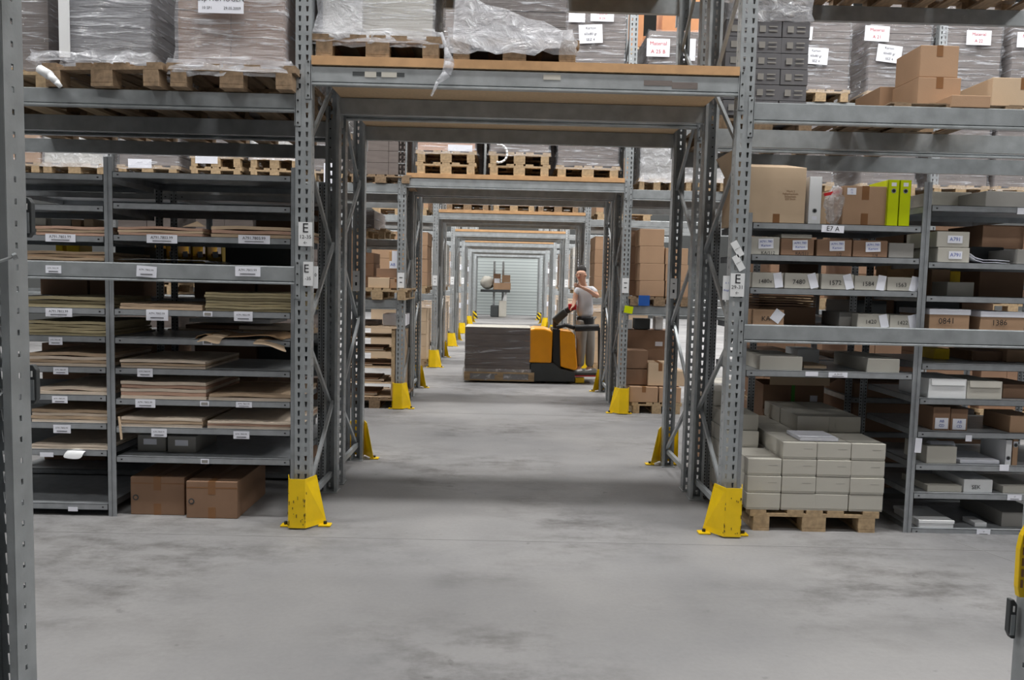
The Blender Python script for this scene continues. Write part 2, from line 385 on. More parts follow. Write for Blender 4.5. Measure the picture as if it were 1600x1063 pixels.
# high level beams
side_beams(0, XL+.05, XR-.05, 4.02, 4.15, 'high above the passage in the nearest portal')
side_beams(0, *RB, 4.0, 4.13, 'high above the right bay, under dark pallets', ('rear', 'inner rear'))
side_beams(1, XL+.05, XR-.05, 3.83, 3.96, 'high above the passage in the second portal')
side_beams(1, *RB, 3.83, 3.96, 'high level, one bay right of the second portal', ('front', 'rear'))
side_beams(1, XR+3.88, XR+7.6, 3.83, 3.96, 'high level, two bays right of the second portal', ('front', 'rear'))

# yellow post guards
def guard_mesh(sx, front=True):
    """sx = +1: tunnel side is +x"""
    s = 1 if front else -1
    t = .004; Ht = .335
    top = [(-.10, .07), (-.065, -.045), (.04, -.045), (.085, .08)]
    bot = [(-.105, .075), (-.068, -.05), (.045, -.05), (.15, .09)]
    m = MB()
    for i in range(3):
        P = []
        for pl, z in ((bot, .012), (top, Ht)):
            (xa, ya), (xb, yb) = pl[i], pl[i+1]
            nx, ny = (yb-ya), -(xb-xa); L = math.hypot(nx, ny); nx, ny = nx/L*t, ny/L*t
            P += [(sx*xa, s*ya, z), (sx*xb, s*yb, z), (sx*(xb-nx), s*(yb-ny), z), (sx*(xa-nx), s*(ya-ny), z)]
        m.hexa(P)
    return m
def guard_parts(t, sx, s, loc):
    a = Vector(loc)
    def tab(x0, x1, y0, y1):
        q = MB().box(a.x+min(sx*x0, sx*x1), a.x+max(sx*x0, sx*x1), a.y+min(s*y0, s*y1), a.y+max(s*y0, s*y1), .001, .012)
        q.build('foot_tab', 'yellow', t, bevel=.003)
        cx, cy = a.x+sx*(x0+x1)/2, a.y+s*(y0+y1)/2
        MB().tube((cx, cy, .011), (cx, cy, .03), .012, 8).build('anchor_bolt', 'bolt', t)
    tab(-.135, -.075, .0, .06); tab(.11, .19, .02, .085)
def guard(x, y, sx, front, label, worn=True, stripe=False):
    t = thing('post_guard', (x, y, 0), label, 'post guard', 'yellow rack post guards')
    g = guard_mesh(sx, front)
    for i, v in enumerate(g.v): g.v[i] = v+Vector((x, y, 0))
    b = g.build('bent_plate', 'stripe' if stripe else 'yellow', t)
    guard_parts(t, sx, 1 if front else -1, (x, y, 0))
    if worn and front:
        w_ = MB(); rnd = random.Random(int(x*100)+3)
        for i in range(26):
            zz = .03+rnd.random()**2*.25; xx = x+sx*(rnd.choice([-.066, .042])+rnd.gauss(0, .004)); l_ = .004+rnd.random()*.02
            if rnd.random() < .3: xx = x+sx*rnd.uniform(-.06, .035)
            w_.box(xx-.0015-rnd.random()*.002, xx+.0015, y-.0522, y-.0490, zz, zz+l_)
        w_.build('scratches', 'yellow_worn', b)
    return t
for k in range(7):
    for side, x, sx in (('left', XL, 1), ('right', XR, -1)):
        guard(x, YF[k]-.035, sx, True, f'yellow steel guard at the foot of the {ROWN[k]} portal, {side} front post', k == 0, k == 6)
        if k < 6: guard(x, YF[k]+2.03, sx, False, f'yellow steel guard at the foot of the {ROWN[k]} portal, {side} rear post', False)
# ------------------------------------------------------------ lamps over the aisles
def make_lamp():
    t = thing('pendant_lamp', (0, 0, 0), '', 'lamp')
    m = MB(); prev = None; N = 20
    prof = [(.05, .25), (.09, .2), (.2, .12), (.27, 0)]
    for i in range(len(prof)-1):
        (ra, za), (rb, zb) = prof[i], prof[i+1]
        for kk in range(N):
            a, b = 2*math.pi*kk/N, 2*math.pi*(kk+1)/N
            m.add([(ra*math.cos(a), ra*math.sin(a), za), (ra*math.cos(b), ra*math.sin(b), za), (rb*math.cos(b), rb*math.sin(b), zb), (rb*math.cos(a), rb*math.sin(a), zb)], [(0, 1, 2, 3)])
    m.build('lamp_shade', 'steel', t)
    g = MB(); P = []
    for i in range(1, 8):
        th = math.pi*i/8
        P += [(.17*math.sin(th)*math.cos(2*math.pi*kk/16), .17*math.sin(th)*math.sin(2*math.pi*kk/16), .0+.15*math.cos(th)) for kk in range(16)]
    fs = [(i*16+kk, i*16+(kk+1) % 16, (i+1)*16+(kk+1) % 16, (i+1)*16+kk) for i in range(6) for kk in range(16)]
    g.add(P+[(0, 0, .15), (0, 0, -.15)], fs+[(kk, (kk+1) % 16, 112) for kk in range(16)]+[(96+kk, 96+(kk+1) % 16, 113) for kk in range(16)])
    g.build('globe', 'glow', t, smooth=True)
    MB().tube((0, 0, .25), (0, 0, 1.21), .012).build('suspension_rod', 'steel', t)
    return t
LAMP = make_lamp(); first = True
for k in (0, 1, 2, 3, 4, 5, 6, 7, -1):  # last row is unseen behind the camera, added for frontal light
    yl = YF[0]-1.39+4.77*k
    for i, xl in enumerate((-5.65, -.65, 4.35, 9.35)):
        lab = f'round white pendant lamp over the {(["foreground"]+ROWN+["unseen camera side"])[k]} aisle, {pos(i, 4)}'
        if k == 4 and i == 2: lab = 'round white pendant lamp glowing beside the orange cartons high up'
        if first: LAMP.location = (xl, yl, 9.4); LAMP['label'] = lab; LAMP['group'] = 'pendant lamps'; first = False
        else: dup(LAMP, (xl, yl, 9.4), 0, lab, 'pendant lamps')
        L = bpy.data.lights.new('lamp_light', 'AREA'); L.shape = 'RECTANGLE'; L.size = 2.6; L.size_y = .5; L.energy = LAMP_W*(.55 if k == -1 else 1); L.color = (1, .985, .96)
        lo = bpy.data.objects.new('lamp_light', L); COL.objects.link(lo); lo.location = (xl, yl, 9.12)
# ------------------------------------------------------------ pallets
def make_pallet(wm='wood'):
    """0.8 wide (x), 1.2 deep (y), origin at the front middle of its underside"""
    t = thing('pallet', (0, 0, 0), '', 'pallet')
    for x in (-.3275, 0, .3275):
        wd = .1 if x else .145
        MB().box(x-wd/2, x+wd/2, 0, 1.2, 0, .022).build('bottom_board', wm, t)
        for y in (.0, .53, 1.1):
            MB().box(x-wd/2+random.uniform(-.004, .004), x+wd/2, y, y+(.1 if y != .53 else .145), .022, .1).build('block', wm, t, bevel=.003)
    for y in (0, .53, 1.1):
        MB().box(-.4, .4, y, y+.1, .1, .122).build('cross_board', wm, t)
    for x in (-.4, -.17+.0, -.05, .08, .3):
        MB().box(x, x+.1, 0, 1.2, .122, .144).build('deck_board', wm, t)
    return t
PALLETS = {}
def pallet(x, y, z, label, wm='wood', group='pallets', scale=None, rz=0):
    if wm not in PALLETS:
        p = make_pallet(wm); PALLETS[wm] = p; p.location = (x, y, z); p['label'] = label; p['group'] = group; p.rotation_euler.z = rz
        if scale: p.scale = scale
        return p
    return dup(PALLETS[wm], (x, y, z), rz, label, group, scale)
PH = .144
# ------------------------------------------------------------ cartons
def carton(x0, x1, y0, y1, z0, z1, label, m='card', name='carton', cat='carton', group=None, tape='v', paper=None, flaps=False, write=None, lid=None, rz=0):
    """tape: v down the front middle, h none; paper: list of (u, v, w, h, rot, text)"""
    cx, cy = (x0+x1)/2, (y0+y1)/2
    t = thing(name, (cx, cy, z0), label, cat, group)
    b = MB()
    if flaps:   # open carton: walls and raised flaps
        w = .006
        b.box(x0, x1, y0, y0+w, z0, z1).box(x0, x1, y1-w, y1, z0, z1).box(x0, x0+w, y0, y1, z0, z1).box(x1-w, x1, y0, y1, z0, z1).box(x0, x1, y0, y1, z0, z0+w)
    else: b.box(x0, x1, y0, y1, z0, z1)
    body = b.build('box_body', m, t, bevel=.004)
    hh = z1-z0; ww = x1-x0
    if flaps:
        for s_, nm in ((-1, 'flap'), (1, 'flap')):
            xx = x0 if s_ < 0 else x1
            MB().hexa([(xx, y0, z1), (xx+.004, y0, z1), (xx+.004, y1, z1), (xx, y1, z1), (xx+s_*ww*.22, y0, z1+.06), (xx+s_*ww*.22+.004, y0, z1+.06), (xx+s_*ww*.22+.004, y1, z1+.06), (xx+s_*ww*.22, y1, z1+.06)]).build('flap', m, t)
    elif tape and hh > .08:
        tw = min(.05, ww*.16)
        MB().box(cx-tw/2, cx+tw/2, y0-.0012, y0, z1-min(.10, hh*.35), z1).box(cx-tw/2, cx+tw/2, y0-.0012, y1, z1, z1+.0012).build('tape', 'tape', t)
        if tape == 'vv': MB().box(cx-tw/2, cx+tw/2, y0-.0012, y0, z0, z0+hh*.3).build('tape', 'tape', t)
    if lid:
        MB().box(x0-.004, x1+.004, y0-.004, y1+.004, z1-lid, z1+.003).build('lid', 'white' if m == 'white' else ('paper' if lid > .03 and m == 'card' else m), t, bevel=.003)
    for q in (paper or []):
        u, v, pw, ph, rot, s_ = q; px, pz = x0+ww*u, z0+hh*v
        yy = y0-(.006 if lid else .002)
        c = MB().card(px, yy, pz, pw, ph, rot)
        if s_:
            lines = s_.split('|'); n = len(lines)
            for i, ln in enumerate(lines):
                off = ((n-1)/2-i)*ph*.8/n; sz = min(ph*.7/n, pw*1.7/max(4, len(ln)))
                c.text(ln, px-off*math.sin(rot), yy-.0008, pz+off*math.cos(rot), sz, 1, rot)
        c.build('paper_label', ['paper', 'blueink'], t)
    if write:
        sz = min(hh*.42, ww*.9/max(3, len(write)))
        MB().text(write, cx-ww*.08, y0-(.004 if lid else .0), z0+hh*.42, sz, 0, .04).build('handwriting', 'ink', t)
    if rz: t.rotation_euler.z = rz
    return t
def pc(p0, p1, ptop, z0, Y, depth, label, **kw):
    """carton whose front face is seen between two pixel columns and below a pixel row, standing at height z0 on the plane Y"""
    pm = (p0+p1)/2
    zt = at(pm, ptop, Y).z; zm = (zt+z0)/2
    # pixel row of the box middle, for the columns
    pym = ptop+(zt-zm)*F/Y
    return carton(at(p0, pym, Y).x, at(p1, pym, Y).x, Y, Y+depth, z0, zt, label, **kw)
# ------------------------------------------------------------ stretch film and wrapped loads
def film_shell(x0, x1, y0, y1, z0, z1, seed=0, amp=.008, skirt=.03, nz=14, step=.06, tall_skirt=.1):
    rnd = random.Random(seed); m = MB(); ring = []
    nx = max(4, int((x1-x0)/step)); ny = max(4, int((y1-y0)/step))
    for i in range(nx): ring.append((x0+(x1-x0)*i/nx, y0, 0, -1))
    for i in range(ny): ring.append((x1, y0+(y1-y0)*i/ny, 1, 0))
    for i in range(nx): ring.append((x1-(x1-x0)*i/nx, y1, 0, 1))
    for i in range(ny): ring.append((x0, y1-(y1-y0)*i/ny, -1, 0))
    n = len(ring); cx, cy = (x0+x1)/2, (y0+y1)/2
    for jz in range(nz+1):
        z = z0+(z1-z0)*jz/nz
        for (x, y, a, b) in ring:
            e = .006+abs(rnd.gauss(0, amp))
            if z-z0 < tall_skirt: e += skirt*(1-(z-z0)/tall_skirt)
            dx, dy = x-cx, y-cy; L = math.hypot(dx, dy)
            m.v.append(Vector((x+dx/L*e*1.3, y+dy/L*e*1.3, z+rnd.gauss(0, amp*.5))))
    for jz in range(nz):
        for i in range(n): m.f.append((jz*n+i, jz*n+(i+1) % n, (jz+1)*n+(i+1) % n, (jz+1)*n+i)); m.m.append(0)
    return m
def load(x0, x1, y0, y1, z0, z1, label, tiers=4, cols=2, m='load_grey', papers=(), fm='film', seed=1, name='wrapped_load', group=None, gap=.003, skirt=.03, wrap=True, amp=.008, jitter=.003, small_labels=False, bands=False):
    t = thing(name, ((x0+x1)/2, (y0+y1)/2, z0), label, 'wrapped goods', group)
    h = (z1-z0)/tiers; w = (x1-x0)/cols; rnd = random.Random(seed)
    for i in range(tiers):
        for c in range(cols):
            jx = rnd.uniform(-jitter, jitter)
            q = MB().box(x0+c*w+gap/2+jx, x0+(c+1)*w-gap/2+jx, y0+rnd.uniform(0, jitter*2), y1, z0+i*h+gap/2, z0+(i+1)*h-gap/2)
            o = q.build('packed_carton', m, t, bevel=.003)
            if small_labels:
                xx = x0+c*w+w*.3; zz = z0+i*h+h*.5
                MB().card(xx, y0-.002, zz, w*.22, h*.4).card(xx+w*.38, y0-.002, zz+h*.15, w*.3, h*.08).card(xx+w*.38, y0-.002, zz-h*.12, w*.3, h*.08).build('printed_label', 'greybox2', o)
    if wrap: film_shell(x0, x1, y0, y1, z0-.05, z1+.01, seed, amp, skirt).build('stretch_film', fm, t, smooth=True)
    for (cx, cz, pw, ph, rot, txt, ink) in papers:
        c = MB().card(cx, y0-.03, cz, pw, ph, rot)
        if txt:
            ls = txt.split('|')
            for i, s_ in enumerate(ls): c.text(s_, cx, y0-.0305, cz+ph*(.5-(i+.6)/(len(ls)+.2)), ph*.6/len(ls) if len(s_) < 14 else ph*.35/len(ls), 1, rot)
        c.build('paper_label', ['paper', ink], t)
    return t
# ------------------------------------------------------------ light shelving inside the rack bays
def zpx(px, py, Y): return at(px, py, Y).z
def xpx(px, py, Y): return at(px, py, Y).x
def shelf_card(parent, p0, p1, q0, q1, Y, txt='A791.7803.99', rot=0, frame_only=False, name='price_label'):
    a = at((p0+p1)/2, (q0+q1)/2, Y); w_ = (p1-p0)*Y/F; h_ = (q1-q0)*Y/F
    c = MB().card(a.x, Y-.0035, a.z, w_, h_, rot)
    if frame_only: c.card(a.x, Y-.006, a.z, w_*.72, h_*.55, rot, .001, 1)
    elif txt:
        c.text(txt, a.x, Y-.006, a.z+h_*.14, w_*.13, 1, rot)
        c.box(a.x-w_*.3, a.x+w_*.3, Y-.0072, Y-.0052, a.z-h_*.28, a.z-h_*.22, 1)
    return c.build(name, ['paper', 'greybox2' if frame_only else 'ink'], parent)
def shelf(parent, x0, x1, y0, y1, z, h=.042, front=-1):
    """sheet steel tray: top plate, front and rear lips turned down"""
    m = MB(); m.box(x0, x1, y0, y1, z-.003, z)
    yf0, yf1 = (y0, y0+.003)
    m.box(x0, x1, y0, y0+.003, z-h, z).box(x0, x1, y0, y0+.018, z-h, z-h+.003).box(x0, x1, y1-.003, y1, z-h, z)
    m.box(x0, x0+.003, y0, y1, z-h, z).box(x1-.003, x1, y0, y1, z-h, z)
    s_ = m.build('shelf', 'steel_blue', parent)
    for xx in (x0+.035, x1-.035):
        MB().box(xx-.006, xx+.006, y0-.001, y0+.001, z-h*.6, z-h*.4).build('slot', 'black', s_)
    return s_
def shelving_post(parent, xc, y, z1, perf=False, w=.055, s=1):
    m = MB()
    m.box(xc-w/2, xc-.004, y, y+.004, 0, z1).box(xc+.004, xc+w/2, y, y+.004, 0, z1)
    m.box(xc-.006, xc-.002, y-.004, y+.04, 0, z1).box(xc+.002, xc+.006, y-.004, y+.04, 0, z1)
    if perf:
        for i in range(int(z1/.025)):
            for dx in (-.017, .017): m.box(xc+dx-.004, xc+dx+.004, y-.0015, y, i*.025+.006, i*.025+.018, 1)
    return m.build('post', ['steel_blue', 'black'], parent)
YS = 5.2
t = LS = thing('shelving_unit', (-2.6, YS, 0), 'grey steel shelving with stacked flat cardboard, left of the nearest portal', 'shelving')
for x, z1 in ((-2.617, 2.40), (-1.392, 2.36), (-3.93, 2.36)):
    shelving_post(t, x, YS, z1); shelving_post(t, x, YS+.76, z1, True)
LXL = (-3.90, -2.648); LXR = (-2.587, -1.422)
LZL = [zpx(110, y, YS) for y in (271, 320, 368, 481, 525, 573, 617, 661, 703, 787)]
LZR = [zpx(325, y, YS) for y in (271.5, 320, 370, 486, 530.5, 578, 626, 670, 716)]
LZL.insert(3, 1.70); LZR.insert(3, 1.70)
SHL = [shelf(t, *LXL, YS, YS+.75, z) for z in LZL]
SHR = [shelf(t, *LXR, YS, YS+.75, z) for z in LZR]
for si, p0, p1, q0, q1 in ((2, 72, 118, 366, 378), (4, 72, 113, 482, 495), (5, 77, 98, 527, 539), (6, 84, 107, 574, 585), (7, 82, 106, 619, 630), (8, 84, 111, 664, 677)):
    shelf_card(SHL[si], p0, p1, q0, q1, YS)
shelf_card(SHL[9], 63, 84, 707, 714, YS, None); shelf_card(SHL[10], 107, 122, 792, 799, YS, None)
for si, p0, p1, q0, q1, fo in ((2, 230, 277, 367, 380, 0), (2, 373, 422, 368, 381, 0), (4, 229, 263, 484, 501, 0), (4, 318, 332, 487, 495, 1), (4, 366, 395, 487, 502, 0), (5, 317, 332, 531, 539, 1), (6, 215, 239, 576, 589, 0),
        (7, 212, 243, 624, 637, 0), (7, 313, 327, 627, 635, 1), (7, 369, 394, 628, 637, 0), (8, 237, 261, 670, 683, 0), (8, 365, 390, 674, 686, 0), (9, 314, 327, 717, 725, 1)):
    shelf_card(SHR[si], p0, p1, q0, q1, YS, frame_only=bool(fo))
mb = [o for o in COL.objects if o.get('label', '').startswith('front steel beam at chest height')][0]
for p0, p1, q0, q1, r in ((72, 96, 415, 427, 0), (214, 245, 416, 433, -.06), (368, 407, 417, 432, 0)): shelf_card(mb, p0, p1, q0, q1, 5.078, rot=r)

# flat cardboard sheets, one by one
def sheets(p0, p1, ptop, z0, Y, n, where, m='sheet', depth=.68, top=None, right_view=False, m2=None):
    """n flat sheets piled from height z0 up to a pixel row"""
    pm = (p0+p1)/2; z1 = zpx(pm, ptop, Y); h = (z1-z0)/n
    x0, x1 = xpx(p0, ptop, Y), xpx(p1, ptop, Y)
    for i in range(n):
        rnd = random.Random(int(p0*13+ptop*7+i)); j0, j1, jy = rnd.uniform(0, .012), rnd.uniform(0, .012), rnd.uniform(0, .012)
        g = MB(); N = 10; th = h*.86; za = z0+i*h+.0005; vs = []
        ph = rnd.uniform(0, 6); am = min(h*.12, .002)
        for kx in range(N+1):
            x = x0+j0+(x1-j1-x0-j0)*kx/N; dz = am*math.sin(ph+kx*.9) if i else 0
            if i == n-1 and top == 'warp': dz += .006*max(0, math.sin(kx/N*math.pi*1.3-.4))
            vs += [(x, Y+jy+.01, za+dz), (x, Y+jy+.01, za+dz+th), (x, Y+depth, za+dz+th), (x, Y+depth, za+dz)]
        fs = []
        for kx in range(N):
            a, b = kx*4, kx*4+4
            fs += [(a, b, b+1, a+1), (a+1, b+1, b+2, a+2), (a+2, b+2, b+3, a+3), (a+3, b+3, b, a)]
        fs += [(0, 1, 2, 3), (N*4+3, N*4+2, N*4+1, N*4)]
        g.add(vs, fs)
        o = g.build('cardboard_sheet', (m2 if (m2 and i % 2) else m))
        tag(o, f'{tier(n-1-i, n)} flat sheet in the pile {where}', 'cardboard sheet', 'sheets piled '+where)
ON = lambda s: s
sheets(52, 166, 353, LZL[2], YS, 3, 'left of divider, third shelf down', 'sheet_pink', m2='sheet')
sheets(38, 163, 392, LZL[3], YS, 4, 'left of divider, behind the wide beam', 'sheet')
sheets(40, 165, 464, LZL[4], YS, 3, 'left of divider, just under the beam', 'sheet_olive', top='warp')
sheets(40, 165, 502, LZL[5], YS, 5, 'left of divider, second below the beam', 'sheet_olive')
sheets(42, 167, 552, LZL[6], YS, 4, 'left of divider, third below the beam', 'sheet_pale', m2='sheet', top='warp')
sheets(56, 168, 606, LZL[7], YS, 2, 'left of divider, fourth below the beam', 'sheet_pale', top='warp')
sheets(45, 169, 641, LZL[8], YS, 4, 'left of divider, fifth below the beam', 'sheet_pale', m2='sheet')
sheets(45, 168, 696, LZL[9], YS, 2, 'left of divider, lowest filled shelf', 'sheet_pale')
sheets(182, 316, 355, LZR[2], YS, 3, 'right of divider, third shelf, left', 'sheet_pink', m2='card_light', top='warp')
sheets(327, 461, 354, LZR[2], YS, 3, 'right of divider, third shelf, right', 'card_light', m2='sheet_pink', top='warp')
sheets(184, 316, 475, LZR[4], YS, 2, 'just under the beam, beside the divider', 'sheet')
sheets(318, 460, 458, LZR[4], YS, 7, 'of olive sheets just under the wide beam', 'sheet_olive')
sheets(185, 321, 564, LZR[6], YS, 3, 'with white edge, third below the beam', 'sheet_pale', m2='sheet', top='warp')
sheets(186, 321, 597, LZR[7], YS, 5, 'of five with white edges', 'sheet_pale', m2='sheet_pink')
sheets(323, 458, 617, LZR[7], YS, 2, 'right of the five white edged sheets', 'sheet_pale', m2='sheet', top='warp')
sheets(186, 316, 653, LZR[8], YS, 3, 'above the two small grey boxes', 'sheet_pale', m2='sheet')
sheets(321, 459, 659, LZR[8], YS, 3, 'right of that above grey boxes', 'sheet_pale', m2='sheet_pink')
# folded flap on top, clear film, crumpled brown paper
def crumple(p, Y, name, label, m, cat, thick=.003, depth=.25, seed=3, group=None):
    """a curled sheet whose front outline passes through pixel points; it runs back from the plane Y"""
    rnd = random.Random(seed); g = MB(); n = len(p); K = 6
    for j_ in range(K+1):
        for (px, py) in p:
            a = at(px, py, Y); back = depth*j_/K
            g.v.append(Vector((a.x+rnd.uniform(-.003, .003)*j_, Y+back, a.z+(0 if j_ == 0 else rnd.uniform(-.002, .002)))))
    for j_ in range(K):
        for i in range(n-1): g.f.append((j_*n+i, j_*n+i+1, (j_+1)*n+i+1, (j_+1)*n+i)); g.m.append(0)
    o = g.build(name, m, smooth=True); s_ = o.modifiers.new('s', 'SOLIDIFY'); s_.thickness = thick
    tag(o, label, cat, group); return o
tag(MB().xprof([(xpx(q[0], q[1], 5.23), zpx(q[0], q[1], 5.23)) for q in ((286, 354.5), (322, 354.5), (309, 346))], 5.22, 5.226).build('cardboard_scrap', 'card_light'), 'small triangular cardboard scrap on the third shelf down, left pile', 'cardboard')
crumple([(184, 405), (225, 404.5), (270, 405.5), (318, 407), (322, 410)], YS+.02, 'plastic_sheet', 'clear plastic sheet lying behind the wide beam, right of divider', 'bag', 'plastic sheet', depth=.5)
def hang(pts_top, pts_bot, Y, name, label, m, cat, group=None, out=.05):
    """a soft sheet lying on a shelf and drooping over its front edge"""
    g = MB(); n = len(pts_top); rows = []
    back = []; 
    for (px, py) in pts_top: a = at(px, py, Y); back.append(Vector((a.x, Y+.22, a.z+.012)))
    rows.append(back); rows.append([at(px, py, Y)+Vector((0, -.012, 0)) for px, py in pts_top])
    rows.append([(at(a, b, Y)+at(c, d, Y))/2+Vector((0, -out*.8, 0)) for (a, b), (c, d) in zip(pts_top, pts_bot)])
    rows.append([at(px, py, Y)+Vector((0, -out, 0)) for px, py in pts_bot])
    for r in rows: g.v += r
    for j_ in range(3):
        for i in range(n-1): g.f.append((j_*n+i, j_*n+i+1, (j_+1)*n+i+1, (j_+1)*n+i)); g.m.append(0)
    o = g.build(name, m, smooth=True); s_ = o.modifiers.new('s', 'SOLIDIFY'); s_.thickness = .0025
    ss = o.modifiers.new('ss', 'SUBSURF'); ss.levels = 2; ss.render_levels = 2
    return tag(o, label, cat, group)
hang([(318, 527), (327, 525), (338, 526), (349, 528)], [(309, 536), (324, 531), (330, 534), (348, 539)], YS, 'packing_paper', 'pale crumpled packing paper hanging over a shelf edge, smaller left piece', 'card_light', 'packing paper')
hang([(399, 532), (415, 533), (432, 537), (444, 540)], [(397, 538), (418, 537), (434, 544), (454, 552)], YS, 'packing_paper', 'pale crumpled packing paper hanging over a shelf edge, larger right piece', 'card_light', 'packing paper')
crumple([(304, 530), (308, 525), (320, 522), (345, 527), (380, 526), (402, 524), (420, 524), (440, 531)], YS+.03, 'packing_paper', 'folded brown packing paper lying on the shelf behind the drooping pale pieces', 'brownpaper', 'packing paper', depth=.4)
hang([(106, 703), (114, 702), (122, 702), (135, 704)], [(101, 714), (112, 716), (124, 717), (131, 715)], YS, 'plastic_bag', 'crumpled white plastic bag hanging on the lowest filled shelf, far left', 'white', 'plastic bag', out=.03)
g = MB().bar(at(186, 651, 5.18), at(190, 687, 5.17), .008, .012, (0, 1, 0)); tag(g.build('cardboard_strip', 'card_light'), 'narrow cardboard strip hanging beside the steel divider post', 'cardboard')
# small grey boxes and the two floor cartons
pc(215, 259, 680, LZR[9], YS+.16, .4, 'small grey box with white label on the bottom shelf, left one', m='greybox2', name='storage_box', cat='box', group='grey boxes on bottom left shelf', tape=None, paper=[(.45, .6, .09, .04, 0, None)])
pc(262, 306, 682, LZR[9], YS+.14, .4, 'small grey box with white label on the bottom shelf, right one', m='greybox2', name='storage_box', cat='box', group='grey boxes on bottom left shelf', tape=None, paper=[(.5, .6, .09, .04, 0, None)])
for p0, p1, pt, pb, side in ((204, 288, 746, 805, 'left'), (291, 371, 753, 810.5, 'right')):
    Y = at((p0+p1)/2, pb, Z=0).y
    c_ = pc(p0, p1, pt, .001, Y, .62, f'brown taped carton on the floor under the left shelving, {side} one of two', tape='vv', group='floor cartons under the left shelving', m='card_dark')
    a = at(p0+8, (pt+pb)/2+2, Y-.002)
    MB().tube((a.x, Y-.0025, a.z), (a.x, Y, a.z), .02, 12).tube((a.x, Y-.0032, a.z), (a.x, Y, a.z), .012, 12, 1).build('printed_mark', ['darkgrey', 'card_dark'], c_)
    MB().box(at(p0, pt+8, Y).x+.002, at(p1, pt+8, Y).x-.002, Y-.0009, Y, at(p0, pt+9, Y).z-.003, at(p0, pt+8, Y).z).build('lid_seam', 'tape', c_)
# ---- right shelving
t = RS = thing('shelving_unit', (2.79, YS, 0), 'grey steel shelving of small boxes and files, right of the nearest portal', 'shelving')
for x, z1 in ((2.785, 2.37), (1.60, 2.14), (4.18, 2.37)):
    shelving_post(t, x, YS, z1); shelving_post(t, x, YS+.76, z1, True)
RX1 = (1.632, 2.755); RX2 = (2.815, 4.15)
RZ1 = [zpx(1306, y, YS) for y in (350.5, 400.5, 452.5)]+[1.395, zpx(1306, 581.5, YS)]
RZ2 = [zpx(1525, y, YS) for y in (322, 411)]+[1.62, 1.395]+[zpx(1525, y, YS) for y in (570, 624.5, 676, 727.5, 772, 828)]
SR1 = [shelf(t, *RX1, YS, YS+.75, z) for z in RZ1]
SR2 = [shelf(t, *RX2, YS, YS+.75, z) for z in RZ2]
# name plate E7 A
a = at(1301, 358, YS); c = MB().card(a.x, YS-.002, a.z, 35*YS/F, 11*YS/F, -.03); c.text('E7 A', a.x, YS-.004, a.z, .045, 1, -.03); c.build('shelf_sign', ['paper', 'ink'], SR1[0])
shelf_card(SR1[4], 1258, 1278, 581, 588, YS, None); shelf_card(SR1[4], 1294, 1324, 582, 590, YS, 'A 04-02')
for si, p0, p1, q0, q1 in ((0, 1589, 1602, 325, 335), (6, 1508, 1518, 680, 690), (7, 1561, 1576, 726, 736), (8, 1573, 1596, 773, 782), (9, 1525, 1547, 827, 837)):
    shelf_card(SR2[si], p0, p1, q0, q1, YS, 'E7' if p1-p0 > 16 else None)
a = at(1434, 696, YS); MB().card(a.x, YS-.006, a.z, .045, .1, -.04).build('paper_label', 'paper', t)
# first shelf
R0 = 'on the top right shelf'
bc = pc(1169, 1259, 261, RZ1[0], YS+.02, .62, 'large tan open carton with faint print, beside the white binder', m='card_light', flaps=False, tape=None)
a0, a1 = at(1169, 300, YS+.02).x, at(1259, 300, YS+.02).x; zt = zpx(1214, 261, YS+.02)
MB().hexa([(a0+.01, YS+.03, zt), (a1, YS+.03, zt), (a1, YS+.034, zt), (a0+.01, YS+.034, zt), (a0+.01, YS+.16, zt+.035), (a1-.09, YS+.16, zt+.035), (a1-.09, YS+.164, zt+.035), (a0+.01, YS+.164, zt+.035)]).build('flap', 'card_light', bc)
MB().hexa([(a0, YS+.04, zt-.002), (a0+.005, YS+.04, zt-.002), (a0+.005, YS+.6, zt-.002), (a0, YS+.6, zt-.002), (a0-.07, YS+.1, zt+.13), (a0-.065, YS+.1, zt+.13), (a0-.065, YS+.6, zt+.13), (a0-.07, YS+.6, zt+.13)]).build('flap', 'card_light', bc)
q = MB()
for i, s_ in enumerate(('Werk 2', 'Falkschachteln', 'Schachteln', '250 Stuck')): q.text(s_, (a0+a1)/2+.09, YS+.02, RZ1[0]+.21-i*.017, .018, 0)
q.box((a0+a1)/2-.02, (a0+a1)/2+.025, YS+.0185, YS+.02, RZ1[0], RZ1[0]+.06, 1); q.build('printed_text', ['tape', 'tape'], bc)
def binder(p0, p1, pt, z0, Y, m, label, group=None, extra=True):
    x0, x1 = xpx(p0, pt+30, Y)+.0006, xpx(p1, pt+30, Y)-.0006; z1 = zpx((p0+p1)/2, pt, Y)
    t = thing('binder', ((x0+x1)/2, Y, z0), label, 'binder', group)
    MB().box(x0, x1, Y, Y+.004, z0, z1).box(x0, x0+.003, Y, Y+.28, z0, z1).box(x1-.003, x1, Y, Y+.28, z0, z1).build('cover', m, t, bevel=.001)
    MB().box(x0+.004, x1-.004, Y+.02, Y+.27, z0+.01, z1-.02).build('pages', 'paper', t)
    xc = (x0+x1)/2; zr = z0+(z1-z0)*(.28 if m == 'white' else .76)
    MB().tube((xc, Y-.002, zr), (xc, Y+.001, zr), .016, 16, 0).tube((xc, Y-.003, zr), (xc, Y, zr), .011, 16, 1).build('finger_ring', ['steel', 'black'], t)
    zl = z1-.03 if m != 'white' else z0+.04
    MB().box(xc-.016, xc+.016, Y-.0015, Y, zl-.012, zl+.012).build('spine_label', 'paper', t)
    return t
binder(1264, 1284, 276, RZ1[0], YS+.03, 'white', 'white lever arch binder standing beside the large tan carton')
rb = pc(1290, 1318, 300, RZ1[0], YS+.28, .2, 'dim carton behind the clear plastic bag on the top right shelf', m='card_light', tape=None)
